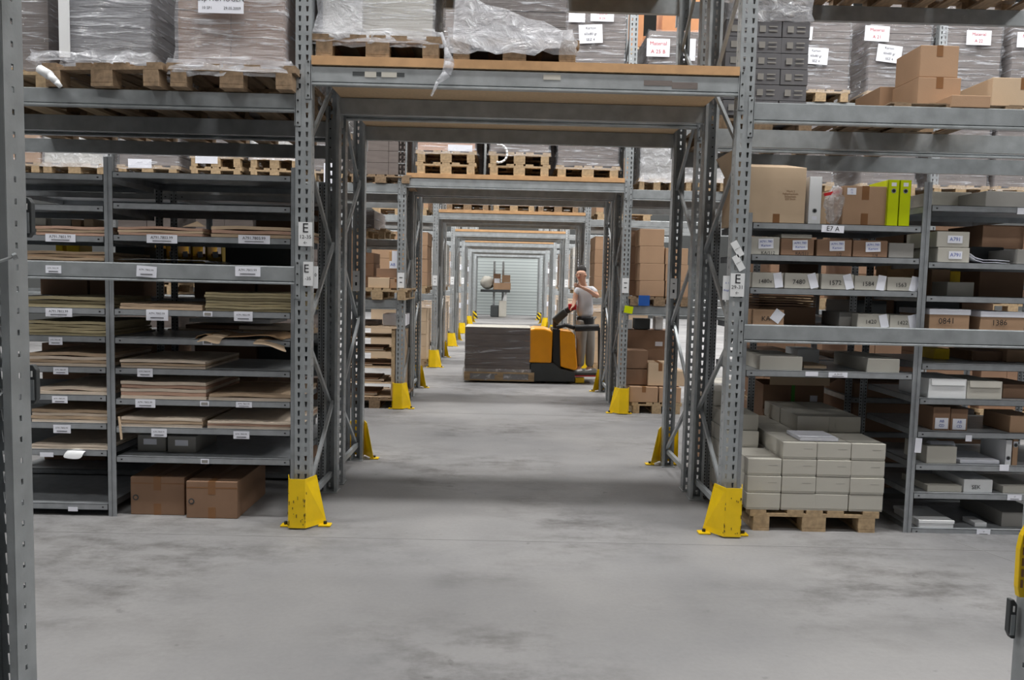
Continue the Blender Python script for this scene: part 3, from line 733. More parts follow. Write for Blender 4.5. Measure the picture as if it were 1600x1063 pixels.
t = thing('plastic_bag', (xpx(1304, 320, YS+.1), YS+.12, RZ1[0]), 'clear crumpled plastic bag with red strip between binder and carton', 'plastic bag')
def blob(cx, cy, z0, rx, ry, rz, seed, n=14, m_=10, amp=.25):
    rnd = random.Random(seed); g = MB()
    for i in range(m_+1):
        th = math.pi*i/m_
        for k_ in range(n):
            r = 1+rnd.uniform(-amp, amp); a = 2*math.pi*k_/n
            g.v.append(Vector((cx+rx*math.sin(th)*math.cos(a)*r, cy+ry*math.sin(th)*math.sin(a)*r, z0+rz*(1-math.cos(th))*.5*(1+(rnd.uniform(-.06, .06) if 0 < i < m_ else 0)))))
    for i in range(m_):
        for k_ in range(n): g.f.append((i*n+k_, (i)*n+(k_+1) % n, (i+1)*n+(k_+1) % n, (i+1)*n+k_)); g.m.append(0)
    return g
blob(xpx(1305, 320, YS+.1), YS+.10, RZ1[0]+.002, .062, .09, .26, 5).build('film', 'bag', t)
a = at(1300, 303, YS+.08); MB().bar((a.x-.06, YS+.06, a.z-.01), (a.x+.06, YS+.08, a.z+.02), .02, .012, (0, 0, 1)).build('red_strip', 'red', t)
pc(1317, 1386, 291, RZ1[0], YS+.03, .4, 'taped tan carton with a small white label beside the lime binders', m='card', tape='vv', paper=[(.18, .86, .06, .045, 0, 'A1|12')])
binder(1387, 1404.5, 281, RZ1[0], YS+.01, 'lime', 'lime yellow binder standing against the tan carton, left of the pair', 'lime yellow binders')
binder(1405.5, 1423, 281.5, RZ1[0], YS+.01, 'lime', 'lime yellow binder, right of the pair, nearest the shelving post', 'lime yellow binders')
# second row
for i, (p0, p1, pt, m_, lb) in enumerate(((1168, 1218, 370, 'greybox', 'pale grey'), (1220.5, 1272, 373, 'card_dark', 'brown lidded'), (1276.5, 1331, 374.5, 'card_dark', 'brown'), (1333, 1387, 376, 'card_dark', 'brown'), (1389, 1428, 380, 'greybox2', 'unlabelled dark grey'))):
    c_ = pc(p0, p1, pt, RZ1[1], YS+.03, .45, f'{lb} box on the shelf below the binders, {pos(i, 5)}', m=m_, name='storage_box', cat='box', group='boxes below the binders', tape=None, paper=[(.57, .62, .1, .065, .04, 'A791.780|Karton')] if i < 4 else None, write=None)
    if i < 4: MB().text(('KA/512', 'RA/511', '1/2', '1/4')[i], (xpx(p0, 390, YS+.03)+xpx(p1, 390, YS+.03))/2+.03, YS+.029, RZ1[1]+.012, .03, 0).build('handwriting', 'ink', c_)
    if i == 1: pc(1221, 1269, 366, zpx(1246, 373, YS+.04)+.001, YS+.04, .4, 'flat pale grey lid lying on a brown box below the binders', m='greybox', name='box_lid', cat='lid', tape=None)
# third row
for i, (p0, p1, pt, wr, rt) in enumerate(((1175, 1224, 426, '1480x', .18), (1226, 1279, 427, '7480', .3), (1283.5, 1334, 428.5, '1572', .3), (1335.5, 1385, 431, '1584', -.15), (1386.5, 1437, 433.5, '1563', -.2))):
    pc(p0, p1, pt, RZ1[2], YS+.03, .45, f'light grey box with handwriting and slanted label, {pos(i, 5)} of its shelf', m='greybox', name='storage_box', cat='box', group='grey boxes with slanted labels', tape=None, paper=[(.83, .52, .055, .10, rt, None)], write=wr)
pc(1162, 1173, 424, RZ1[2], YS+.3, .3, 'plain grey box end showing beside the rack post', m='greybox2', name='storage_box', cat='box', tape=None)
pc(1230, 1278, 413, RZ1[2], YS+.5, .18, 'low brown carton behind the grey boxes with slanted labels', m='card_dark', tape=None)
pc(1386, 1428, 415, RZ1[2], YS+.5, .18, 'yellowish carton behind the grey boxes, beside the shelving post', m='chip_edge', tape=None)
# on the wide right beam
pc(1176, 1225, 484, RZ1[3], YS+.03, .3, 'brown box with slanted label on the wide right beam', m='card', name='storage_box', cat='box', tape=None, paper=[(.78, .6, .07, .08, -.6, None)], write='KA')
pc(1311, 1339, 488, RZ1[3], YS+.12, .3, 'grey box without label, leftmost of three on the wide right beam', m='greybox2', name='storage_box', cat='box', tape=None, group='grey boxes on the wide right beam')
pc(1340, 1389, 491, RZ1[3], YS+.03, .4, 'light grey labelled box, middle of three on the wide right beam', m='greybox', name='storage_box', cat='box', tape=None, paper=[(.83, .5, .055, .09, .25, None)], write='1420', group='grey boxes on the wide right beam')
pc(1390.5, 1437, 493, RZ1[3], YS+.03, .4, 'light grey labelled box on the wide right beam, beside the shelving post', m='greybox', name='storage_box', cat='box', tape=None, paper=[(.78, .5, .06, .10, .25, None)], write='1422', group='grey boxes on the wide right beam')
for i in range(5):
    z = zpx(1210, 460+i*4, YS+.6); x0 = xpx(1166, 460, YS+.6); x1 = xpx(1250, 460, YS+.6)
    tag(MB().box(x0, x1, YS+.3, YS+.7, z, z+.012).build('cardboard_sheet', 'card_dark'), f'{tier(i, 5)} brown flat sheet piled under the third right shelf', 'cardboard sheet', 'brown sheets in the right bay')
tag(MB().box(xpx(1166, 480, YS+.6), xpx(1250, 480, YS+.6), YS+.3, YS+.7, RZ1[3], zpx(1210, 477, YS+.6)-.001).build('carton', 'card_dark'), 'dim brown carton under the pile of brown sheets, right bay', 'carton')
# shelf below the wide beam
pc(1187, 1254, 557, RZ1[4], YS+.03, .5, 'light grey box below the wide right beam, near the rack post', m='greybox', name='storage_box', cat='box', tape=None)
pc(1170, 1186, 549, RZ1[4], YS+.35, .3, 'dim grey box behind the front one, below the wide right beam', m='greybox2', name='storage_box', cat='box', tape=None)
pc(1246, 1280, 546, RZ1[4]+.0, YS+.45, .25, 'small white printed box behind, below the wide right beam', m='white', name='storage_box', cat='box', tape=None)
pc(1256, 1292, 571, RZ1[4], YS+.2, .3, 'low cream box lying below the wide right beam', m='card_light', name='storage_box', cat='box', tape=None)
pc(1356, 1406, 561, RZ1[4], YS+.03, .55, 'long grey box below the wide right beam, near the shelving post', m='greybox', name='storage_box', cat='box', tape=None)
# second bay of the right shelving
def rb(p0, p1, pt, z, dy, dep, label, **kw):
    kw.setdefault('name', 'storage_box'); kw.setdefault('cat', 'box'); kw.setdefault('tape', None)
    return pc(p0, p1, pt, z, YS+dy, dep, label, **kw)
rb(1456, 1518, 300, RZ2[0], .4, .3, 'pale wrapped box on the top shelf right of the shelving post', m='greybox')
rb(1540, 1606, 299, RZ2[0], .08, .5, 'dark grey box on the top shelf at the right picture edge', m='greybox2')
rb(1465, 1515, 387, RZ2[1], .03, .4, 'soft grey bagged box, lower of two beside the post', m='greybox', paper=[(.55, .5, .09, .05, 0, 'A791')], group='grey bagged boxes')
rb(1464, 1515, 362, zpx(1490, 386.5, YS+.03), .03, .4, 'soft grey bagged box, upper of two beside the post', m='greybox', paper=[(.55, .5, .1, .05, 0, 'A791')], group='grey bagged boxes')
for i, (q_, lb) in enumerate(((0, 'upper'), (4, 'lower'))):
    crumple([(1516, 396+q_), (1524, 402+q_), (1537, 406+q_), (1556, 406+q_), (1578, 408+q_)], YS+.05, 'paper_sheet', f'{lb} curled white paper lying right of the grey bagged boxes', 'paper', 'paper', depth=.3, seed=i, group='curled papers')
rb(1519, 1568, 386, RZ2[1], .35, .3, 'dark grey box behind the curled papers', m='darkgrey')
rb(1590, 1625, 390, RZ2[1], .03, .4, 'grey box at the right edge beside the curled papers', m='greybox2')
rb(1455, 1484, 421, RZ2[2], .4, .3, 'brown carton beside the yellow bag, second right bay', m='card')
rb(1484, 1500, 424, RZ2[2], .42, .2, 'yellow wrapped packet beside the brown carton, second right bay', m='yellow')
rb(1480, 1522, 441, RZ2[2], .2, .2, 'low grey tray in front of the yellow packet', m='greybox', name='tray', cat='tray')
rb(1530, 1600, 425, RZ2[2], .4, .3, 'dim brown carton in the second right bay above the boxes with lids', m='card_dark')
rb(1452, 1515, 484, RZ2[3], .02, .4, 'brown archive box with white lid and handwriting, beside the post', m='card', lid=.035, write='0841', group='brown boxes with white lids')
rb(1532, 1601, 488, RZ2[3], .02, .4, 'brown archive box with white lid and a dark scribble, at the right', m='card', lid=.035, write='1386', group='brown boxes with white lids')
rb(1460, 1484, 545, RZ2[4], .35, .2, 'small yellow box on the shelf below the wide beam, far right', m='yellow')
rb(1519, 1571, 549, RZ2[4], .3, .3, 'dim brown carton below the wide beam, right of the small yellow box', m='card_dark', name='carton', cat='carton')
rb(1573, 1625, 547, RZ2[4], .25, .4, 'brown carton below the wide beam at the right picture edge', m='card', name='carton', cat='carton')
for (p0, p1, pt, m_, lb) in ((1451, 1510, 592.5, 'white', 'bright white file box with folded lid beside the post'), (1511, 1566, 596, 'greybox', 'off white file box with folded lid, right of the white one')):
    c_ = rb(p0, p1, pt, RZ2[5], .02, .4, lb, m=m_)
    x0, x1 = xpx(p0, 600, YS+.02), xpx(p1, 600, YS+.02); z1 = zpx((p0+p1)/2, pt, YS+.02)
    MB().hexa([(x0+.02, YS+.012, z1-.045), (x1-.012, YS+.012, z1-.045), (x1-.012, YS+.02, z1-.045), (x0+.02, YS+.02, z1-.045), (x0+.012, YS+.014, z1+.002), (x1, YS+.014, z1+.002), (x1, YS+.022, z1+.002), (x0+.012, YS+.022, z1+.002)]).build('lid_flap', m_, c_, bevel=.006)
rb(1567, 1625, 601, RZ2[5], .1, .4, 'dark brown carton right of the two file boxes', m='card_dark', name='carton', cat='carton')
rb(1458, 1484.5, 636, RZ2[6], .05, .3, 'brown carton with white sheet on its front, left of the pair', m='card_dark', name='carton', cat='carton', paper=[(.5, .3, .09, .075, 0, 'AB|CD')], group='pair of brown cartons with white sheets')
rb(1485.5, 1512, 639, RZ2[6], .05, .3, 'brown carton with white sheet on its front, right of the pair', m='card_dark', name='carton', cat='carton', paper=[(.5, .3, .09, .075, 0, 'AB|CD')], group='pair of brown cartons with white sheets')
rb(1578, 1625, 651, RZ2[6], .02, .3, 'tan carton at the right edge, level with the pair of cartons', m='card', name='carton', cat='carton')
c_ = rb(1448, 1495, 698, RZ2[7], .03, .3, 'grey box with paper bulging out of its open top', m='greybox')
a = at(1471, 698, YS+.1); MB().tube((a.x-.08, YS+.12, a.z+.0), (a.x+.09, YS+.12, a.z+.0), .035, 12).build('paper_roll', 'paper', c_)
rb(1500, 1562, 719, RZ2[7], .05, .3, 'thin stack of white papers lying on the shelf, far right', m='paper', name='paper_stack', cat='paper')
binder(1570, 1580, 688, RZ2[7], YS+.03, 'white', 'white file standing beside the orange file, lower right shelf')
binder(1581, 1590, 686, RZ2[7], YS+.03, 'card', 'orange brown file standing at the right, lower right shelf')
rb(1449, 1503, 759, RZ2[8], .03, .35, 'flat grey white box, leftmost on the second lowest right shelf', m='greybox')
rb(1506, 1551, 750, RZ2[8], .03, .4, 'white box with bold print on the second lowest right shelf', m='white', write='SEK')
rb(1567, 1620, 760, RZ2[8], .03, .35, 'flat grey box at the right edge, second lowest right shelf', m='greybox')
rb(1436, 1490, 814, RZ2[9], .02, .35, 'white shoebox sized box on the lowest right shelf, beside the post', m='white', lid=.02)
rb(1523, 1542, 817, RZ2[9], .06, .15, 'small white packet on the lowest right shelf', m='white', name='packet', cat='packet')
rb(1565, 1630, 801, RZ2[9], .08, .5, 'large grey box on the lowest right shelf at the picture edge', m='greybox2')
# ------------------------------------------------------------ shelving standing back to back behind (rear half of the nearest row)
YB = YF[0]+1.14
for nm, xs, zs, lab in (('left', (-3.93, -2.617, -1.392), (2.27, 2.0, 1.735, 1.45, 1.165, .9, .62, .34, .06), 'dim steel shelving behind the shelving of flat cardboard, left bay'),
                        ('right', (1.60, 2.785, 4.18), (2.27, 2.0, 1.72, 1.42, 1.08, .78, .5, .25, .04), 'dim steel shelving behind the shelving of small boxes, right bay')):
    t = thing('shelving_unit', ((xs[0]+xs[2])/2, YB, 0), lab, 'shelving')
    for x in xs:
        if nm == 'right' and x == 1.60: x = 2.0
        shelving_post(t, x, YB, 2.3, True); shelving_post(t, x, YB+.74, 2.3)
    for z in zs:
        if nm == 'right' and z < 1: shelf(t, xs[1]+.03, xs[2]-.03, YB, YB+.75, z); continue
        shelf(t, max(xs[0], -9)+.03 if nm == 'left' else 2.03, xs[1]-.03, YB, YB+.75, z); shelf(t, xs[1]+.03, xs[2]-.03, YB, YB+.75, z)
def bk(p0, p1, pt, z, Y, dep, label, **kw):
    kw.setdefault('tape', None); return pc(p0, p1, pt, z, Y, dep, label, **kw)
# yellow bins
for i, (p0, p1) in enumerate(((230, 250), (259, 271), (277, 299), (300, 322), (323, 347))):
    Y = YB+.5; z = 1.736; x0, x1 = xpx(p0, 395, Y), xpx(p1, 395, Y); z1 = zpx(p1, 384, Y)+.02
    t = thing('storage_bin', ((x0+x1)/2, Y, z), f'yellow open fronted storage bin seen behind the wide beam, {pos(i, 5)}', 'bin', 'yellow bins behind the wide beam')
    b = MB(); b.box(x0, x1, Y, Y+.22, z, z+.008).box(x0, x0+.008, Y, Y+.22, z, z1).box(x1-.008, x1, Y, Y+.22, z, z1).box(x0, x1, Y, Y+.006, z, z+(z1-z)*.35).box(x0, x1, Y, Y+.012, z1-.012, z1)
    b.build('bin_shell', 'yellow', t)
    MB().box(x0+.02, x1-.02, Y+.05, Y+.15, z+.01, z+(z1-z)*.5).build('contents', 'card_dark', t)
    MB().card((x0+x1)/2+.01, Y-.002, z+(z1-z)*.45, (x1-x0)*.36, .05, .1).build('paper_label', 'paper', t)
for i, (p0, p1) in enumerate(((87, 98), (104, 124))): bk(p0, p1, 383, 1.736, YB+.1, .2, f'yellow bin glimpsed above the sheets far left, {pos(i, 2)}', m='yellow', name='storage_bin', cat='bin')
for p0, p1, pt, m_, lb in ((52, 72, 340, 'greybox', 'pale box with dark front seen behind the third left shelf'), (80, 111, 342, 'greybox2', 'low grey tray seen behind the third left shelf'), (112, 126, 343, 'card', 'small brown box seen behind the third left shelf'), (131, 146, 342, 'card_light', 'small cream box seen behind the third left shelf')):
    bk(p0, p1, pt, 2.001, YB+.02, .25, lb, m=m_, name='storage_box', cat='box')
for i, (p0, p1, pt, z_, m_, lb) in enumerate(((296, 422, 499, 1.26, 'white', 'white flat folder lying high on the dim rear shelf'), (290, 372, 508, 1.2, 'card_dark', 'brown paper pile on the dim rear shelf, left'), (362, 470, 510, 1.2, 'sheet_pale', 'pale paper pile on the dim rear shelf, right'), (262, 375, 515, 1.166, 'sheet_pale', 'flat pale sheets lowest on the dim rear shelf, left'), (380, 475, 517, 1.166, 'card_light', 'flat tan sheets lowest on the dim rear shelf, right'))):
    Y = YB+.04+(.02*i); zt = zpx((p0+p1)/2, pt, Y)
    tag(MB().box(xpx(p0, pt, Y), xpx(p1, pt, Y), Y, Y+.5, max(z_, zt-.03) if i < 3 else z_, zt).build('paper_pile', m_, bevel=.002), lb, 'paper pile')
# lower rear left: dim boxes
bk(352, 462, 385, 1.736, YB+.02, .4, 'dark wide carton added right of the yellow bins, behind the beam', m='darkgrey', name='carton')  # added carton, its dark colour stands in for shade in this gap
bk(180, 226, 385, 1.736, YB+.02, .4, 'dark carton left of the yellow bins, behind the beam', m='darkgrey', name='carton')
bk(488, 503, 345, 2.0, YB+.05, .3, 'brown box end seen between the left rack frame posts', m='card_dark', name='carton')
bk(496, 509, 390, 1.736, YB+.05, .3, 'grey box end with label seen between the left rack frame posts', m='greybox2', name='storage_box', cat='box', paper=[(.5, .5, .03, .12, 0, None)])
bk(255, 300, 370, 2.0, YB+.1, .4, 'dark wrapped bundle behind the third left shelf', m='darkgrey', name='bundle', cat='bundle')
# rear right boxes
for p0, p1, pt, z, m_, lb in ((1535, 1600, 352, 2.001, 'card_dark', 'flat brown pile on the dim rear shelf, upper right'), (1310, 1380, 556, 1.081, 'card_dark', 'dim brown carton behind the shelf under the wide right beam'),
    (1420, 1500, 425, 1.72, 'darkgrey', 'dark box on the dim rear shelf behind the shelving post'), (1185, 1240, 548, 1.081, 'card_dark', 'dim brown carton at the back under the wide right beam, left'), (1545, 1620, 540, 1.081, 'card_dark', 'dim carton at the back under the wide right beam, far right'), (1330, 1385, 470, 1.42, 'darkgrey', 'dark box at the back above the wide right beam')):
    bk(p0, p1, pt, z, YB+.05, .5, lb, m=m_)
# carton with green strap and other goods on the ground behind the grey box pallet
c_ = pc(1192, 1287, 602, .62, 6.3, .4, 'large brown open carton with green strap, behind the grey box pallet', m='card_dark', tape=None, flaps=True)
x0, x1 = xpx(1202, 595, 6.28), xpx(1295, 595, 6.28)
MB().box(x0, x1, 6.26, 6.265, zpx(1250, 602, 6.28), zpx(1250, 589, 6.28)).build('flap', 'card_light', c_)
a = at(1240, 620, 6.28); MB().box(a.x-.014, a.x+.014, 6.295, 6.299, .63, zpx(1240, 602, 6.28)).build('green_strap', 'green', c_)
MB().card(xpx(1271, 623, 6.3), 6.297, zpx(1271, 623, 6.3), .06, .05).build('paper_label', 'paper', c_)
sp = bk(1190, 1290, 640, .001, 6.28, .6, 'dark base carton under the one with the green strap', m='card_dark')
sp.location.z += 0
bk(1330, 1440, 600, .001, 6.25, .6, 'tall dim brown carton deep in the right bay behind the pallet', m='card_dark', name='carton')
bk(1098, 1126, 657, .001, 7.2, .4, 'dark brown carton on the floor seen between the right frame posts', m='card_dark')
# ---- pallet of grey boxes
YP = at(1275, 832, Z=0).y+.01
xp = (xpx(1168, 820, YP)+xpx(1376, 820, YP))/2+.0
pallet(xp, YP, 0, 'light wooden pallet on the floor under the stacked grey boxes', 'wood', scale=(1.1, .95, 1))
bw = (xpx(1384, 740, YP)-xpx(1170, 740, YP))/4; x0 = xpx(1168, 745, YP)
bh = (zpx(1275, 690, YP)-PH)/4*.985
heights = {0: [3, 4, 4, 4], 1: [5, 4, 5, 5], 2: [6, 4, 5, 5]}
dd = .36; xs0 = x0
rn = random.Random(4)
for r_ in range(3):
    for c in range(4):
        for l_ in range(heights[r_][c]):
            jx = rn.uniform(-.004, .004); y0 = YP+r_*dd+rn.uniform(0, .006)+(.0 if l_ < 4 else .02)
            rowlab = ['front', 'middle', 'back'][r_]
            sx = x0-(.05 if (r_ and c == 0) else 0)
            b = thing('storage_box', (sx+(c+.5)*bw, y0, PH+.001+l_*bh), f'grey box on floor pallet, {rowlab} row, {pos(c, 4)} column, {tier(heights[r_][c]-1-l_, heights[r_][c])}', 'box', 'grey boxes stacked on the floor pallet')
            zz = PH+.001+l_*bh
            MB().box(sx+c*bw+.003+jx, sx+(c+1)*bw-.003+jx, y0, y0+dd-.012, zz, zz+bh*.9).build('box_body', 'greybox', b, bevel=.003)
            MB().box(sx+c*bw+.001+jx, sx+(c+1)*bw-.001+jx, y0-.002, y0+dd-.010, zz+bh*.10, zz+bh-.003).build('lid', 'greybox', b, bevel=.004)
            if l_ and (r_ == 0): MB().box(sx+(c+.6)*bw, sx+(c+.86)*bw, y0-.0028, y0-.0018, zz+bh*.60, zz+bh*.62).build('lid_seam', 'greybox2', b)
zz = PH+4*bh+.002
tag(MB().box(x0+.36, x0+.62, YP+.04, YP+.30, zz, zz+.022).build('paper_stack', 'paper'), 'white stack of paper lying on top of the grey boxes', 'paper')
tag(MB().box(x0-.0+.06, x0+.35, YP+.38, YP+.70, PH+5*bh+.004, PH+5*bh+.008).build('board_sheet', 'greybox2'), 'flat grey board lying on the back boxes of the pallet', 'board') if False else None
# ------------------------------------------------------------ pallets and wrapped loads, upper level of the nearest row
ZA = 2.832; ZL = 2.81
pl = pallet((xpx(268, 125, 5.02)+xpx(461, 125, 5.02))/2, 4.98, ZL, 'wooden pallet under the wrapped cartons with the printed sheet, upper left', 'wood_dark')
x0, x1 = xpx(278, 60, 5.03), xpx(443, 60, 5.03)
ld = load(x0, x1, 5.03, 6.0, ZL+PH+.002, ZL+1.15, 'film wrapped brown cartons with a large printed sheet, upper left', 3, 2, 'card_dark', fm='film_glare', seed=3, skirt=.05, jitter=.002)
film_shell(x0-.04, x1+.05, 5.0, 6.0, ZL+.075, ZL+PH+.03, 56, .008, .0, 4).build('film_skirt', 'film_crumple', ld, smooth=True)
a, b = at(311, 2, 5.0), at(382, 2, 5.0); zb = zpx(346, 22, 5.0)
c = MB().card((a.x+b.x)/2, 4.985, zb+.105, b.x-a.x, .21); c.text('Lep HOMOGEN', (a.x+b.x)/2, 4.985, zb+.085, .042, 1); c.text('10 SP1', a.x+.055, 4.985, zb+.03, .024, 1); c.text('29.05.2009', b.x-.07, 4.985, zb+.03, .024, 1)
c.build('paper_label', ['paper', 'ink'], ld)
pallet((xpx(62, 110, 5.05)+xpx(262, 110, 5.05))/2+.0, 5.02, ZL, 'old wooden pallet with torn film, upper left corner', 'wood_dark', rz=-.12)
x0, x1 = xpx(100, 60, 5.15), xpx(236, 60, 5.15)
ld = load(x0, x1, 5.15, 6.0, ZL+PH+.002, ZL+1.15, 'dark grey film wrapped load on the old pallet, upper left corner', 8, 1, 'ash', fm='film_glare', seed=8, skirt=.03)
MB().box(x0-.01, x0+.055, 5.11, 5.12, ZL+PH+.05, ZL+1.1).build('edge_protector', 'white', ld)
fr = film_shell(x0-.12, x1+.02, 5.05, 5.5, ZL+PH, ZL+PH+.07, 11, .016, .02, 4).build('film_skirt', 'film_crumple', ld, smooth=True)
tl = MB(); P0 = [at(62, 108, 5.0), at(78, 118, 4.98), at(88, 128, 4.97), at(95, 136, 4.98)]
for i in range(3): tl.tube(P0[i], P0[i+1], .028-.004*i, 8, 0, .030-.008*i)
tl.build('film_tail', 'white', ld, smooth=True)
x0, x1 = xpx(-84, 60, 5.3), xpx(76, 60, 5.3)
pallet((x0+x1)/2, 5.2, ZL, 'wooden pallet almost hidden by the foreground post, upper left', 'wood')
load(x0, x1, 5.3, 6.1, ZL+PH+.002, ZL+1.2, 'grey wrapped load behind the foreground post, upper left', 1, 1, 'load_grey', seed=18)
# rear half pallets, left
for i, (xa, lb) in enumerate(((-1.83, 'beside the left rack frame'), (-2.75, 'behind the printed sheet load'), (-3.65, 'behind the dark grey load'))):
    pallet(xa, 6.1, ZL, f'wooden pallet in the rear half, upper left, {lb}', 'wood_dark')
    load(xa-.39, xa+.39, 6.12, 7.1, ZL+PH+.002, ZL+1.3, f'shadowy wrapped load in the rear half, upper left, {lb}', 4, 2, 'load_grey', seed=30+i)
# on the passage deck
ZD = DZ[0]+.001
xa, xb = xpx(489, 70, 5.12), xpx(692, 70, 5.12)
pallet((xa+xb)/2, 5.10, ZD, 'wooden pallet on the chipboard deck, left of two above the passage', 'wood_dark', scale=((xb-xa)/.8, .8, 1))
x0, x1 = xpx(503, 30, 5.14), xpx(676, 30, 5.14)
ld = load(x0, x1, 5.16, 6.0, ZD+PH+.002, ZD+1.0, 'pale grey load in crumpled clear film above the passage, left', 1, 1, 'greybox', fm='film_glare', seed=21, skirt=.05, amp=.008)
film_shell(x0-.02, x0+.25, 5.14, 5.9, ZD+PH, ZD+.95, 57, .022, .02, 10).build('torn_film', 'film_crumple', ld, smooth=True)
film_shell(x0-.05, x1+.06, 5.12, 6.0, ZD+.075, ZD+PH+.03, 55, .008, .0, 4).build('film_skirt', 'film_crumple', ld, smooth=True)
tl = MB(); P0 = [at(690, 52, 5.08), at(697, 75, 5.03), at(702, 98, 5.02), at(698, 115, 5.02), at(684, 128, 5.02), at(674, 150, 5.02)]; R0 = [.012, .012, .034, .030, .012, .006]
for i in range(5): tl.tube(P0[i], P0[i+1], R0[i], 10, 0, R0[i+1])
tl.build('film_tail', 'film_crumple', ld, smooth=True)
xa, xb = xpx(703, 75, 5.12), xpx(905, 75, 5.12)
pallet((xa+xb)/2, 5.10, ZD, 'wooden pallet on the chipboard deck, right of two above the passage', 'wood_dark', scale=((xb-xa)/.8, .8, 1))
x0, x1 = xpx(712, 30, 5.14), xpx(886, 30, 5.14)
ld = load(x0, x1, 5.16, 6.0, ZD+PH+.002, ZD+1.0, 'dusty brown load in drooping clear film above the passage, right', 9, 1, 'load_grey', seed=24, skirt=.03)
g = MB(); pts = [((712, -10), (708, 62)), ((735, -5), (740, 74)), ((760, 8), (775, 86)), ((790, 16), (800, 84)), ((825, 30), (835, 88)), ((850, 36), (853, 78)), ((880, 50), (875, 76))]
for i, (u_, v_) in enumerate(pts):
    for kk in range(5):
        A, B = at(*u_, 5.10), at(*v_, 5.06); p_ = A.lerp(B, kk/4); g.v.append(p_+Vector((0, -.02*((i+kk) % 2)-.01, 0)))
for i in range(len(pts)-1):
    for kk in range(4): g.f.append((i*5+kk, (i+1)*5+kk, (i+1)*5+kk+1, i*5+kk+1)); g.m.append(0)
o = g.build('drooping_film', 'film_crumple', ld, smooth=True)
film_shell(x0-.03, x1+.03, 5.10, 6.0, ZD+.05, ZD+PH+.06, 5, .014, .01, 4).build('film_skirt', 'film_crumple', ld, smooth=True)
xa = 1.1; 
# right bay: cartons on the nearest row
for i, (p0, p1, pt, z_, Y, dep, lb, fl) in enumerate(((1434, 1501, 121, ZA+.03, 5.28, .35, 'large brown carton on the upper right beams, lower of two', 0), (1374, 1432, 136, ZA+.03, 5.66, .4, 'brown carton left of and behind the two stacked ones, upper right', 0), (1487, 1548, 149, ZA+.0, 5.08, .19, 'low brown carton at the front of the upper right beams', 0), (1550, 1650, 122, ZA+.03, 5.28, .5, 'tan carton in dark film at the upper right picture edge', 0))):
    c_ = pc(p0, p1, pt, z_, Y, dep, lb, m='card' if i < 3 else 'card_light', tape='v', group=None)
zt = zpx(1450, 120.5, 5.28)
pc(1438, 1498, 71, zt+.003, 5.29, .33, 'large brown carton with half open top, upper of two on the right beams', m='card', tape='v')
pallet((xpx(1405, 150, 5.2)+xpx(1495, 150, 5.2))/2+.15, 5.1, ZA-.0, 'wooden pallet hidden under the brown cartons, upper right', 'wood_dark', scale=(1.1, .8, .18))
a = at(1375, 150, 5.95)
for i in range(2):
    xq = 1.56+i*.92
    pallet(xq+.42 if i == 0 else xq+.45, 6.16, ZA, f'wooden pallet in the rear half of the upper right bay, {pos(i, 2)}', 'wood_dark', scale=(1, .8, 1))
ld = load(1.66, 2.31, 6.17, 7.0, ZA+PH+.002, ZA+PH+.002+.84, 'stack of small grey cartons with tiny labels beside the right rack post', 7, 3, 'ash', seed=40, wrap=False, small_labels=True)
film_shell(1.66, 2.31, 6.17, 7.0, ZA+PH+.72, ZA+PH+1.0, 41, .012, .0, 5).build('stretch_film', 'film_crumple', ld, smooth=True)
# high level pallets, top right
for i, xq in enumerate((2.35, 3.25, 4.1)):
    pallet(xq, 6.05, 4.132, f'dark pallet seen from below at the top right, {pos(i, 3)}', 'wood_dark')
    load(xq-.38, xq+.38, 6.08, 7.1, 4.132+PH+.002, 5.0, f'wrapped load high above the right bay, {pos(i, 3)}', 3, 1, 'load_grey', seed=50+i)
# ------------------------------------------------------------ second row
Y1 = YF[1]; ZC = 3.962
def far_load(p0, p1, ztop, zb, Y, label, plabel, m='load_grey', tiers=6, cols=1, papers=(), fm='film', seed=1, pm='wood', film_on=True, dep=1.0, double=False, group=None, pw=0):
    x0, x1 = xpx(p0, 200, Y), xpx(p1, 200, Y)
    pallet((x0+x1)/2, Y-.03, zb, plabel, pm, 'pallets of the far rows', scale=((x1-x0+.04+pw)/.8, .9, 1))
    z0 = zb+PH+.002
    if double:
        pallet((x0+x1)/2, Y-.03, z0, plabel.replace('pallet', 'upper pallet', 1), pm, 'pallets of the far rows', scale=((x1-x0+.04+pw)/.8, .9, 1)); z0 += PH+.002
    pp = []
    for (a0, a1, b0, b1, r, tx, ink) in papers:
        A, B = at(a0, b0, Y-.03), at(a1, b1, Y-.03); pp.append(((A.x+B.x)/2, (A.z+B.z)/2, B.x-A.x, A.z-B.z, r, tx, ink))
    return load(x0, x1, Y, Y+dep, z0, ztop, label, tiers, cols, m, pp, fm, seed, wrap=film_on, amp=.01)
PT = 'Karton|60x80 gr|SEZ 4'
far_load(1236, 1321, 5.2, ZC, Y1, 'grey wrapped sheet stack with two white papers, high up beside the small cartons', 'pallet high up beside the small grey cartons', papers=[(1231, 1269, 40, 62, -.05, 'Material|A 20', 'redink'), (1257, 1293, 74, 101, -.05, PT, 'ink')], tiers=14, seed=61)
far_load(1352, 1447, 5.2, ZC, Y1, 'grey wrapped sheet stack with a plain and a tilted paper, high up', 'pallet high up behind the tall brown cartons', papers=[(1352, 1389, 40, 65, -.03, 'Material|A 21', 'redink'), (1371, 1408, 70, 98, -.1, PT, 'ink')], tiers=14, seed=62)
far_load(1465, 1556, 5.2, ZC, Y1, 'grey wrapped sheet stack with one paper, high up at the right', 'pallet high up at the right behind the cartons', papers=[(1511, 1548, 47, 71, 0, 'Material|A 22', 'redink')], tiers=14, seed=63)
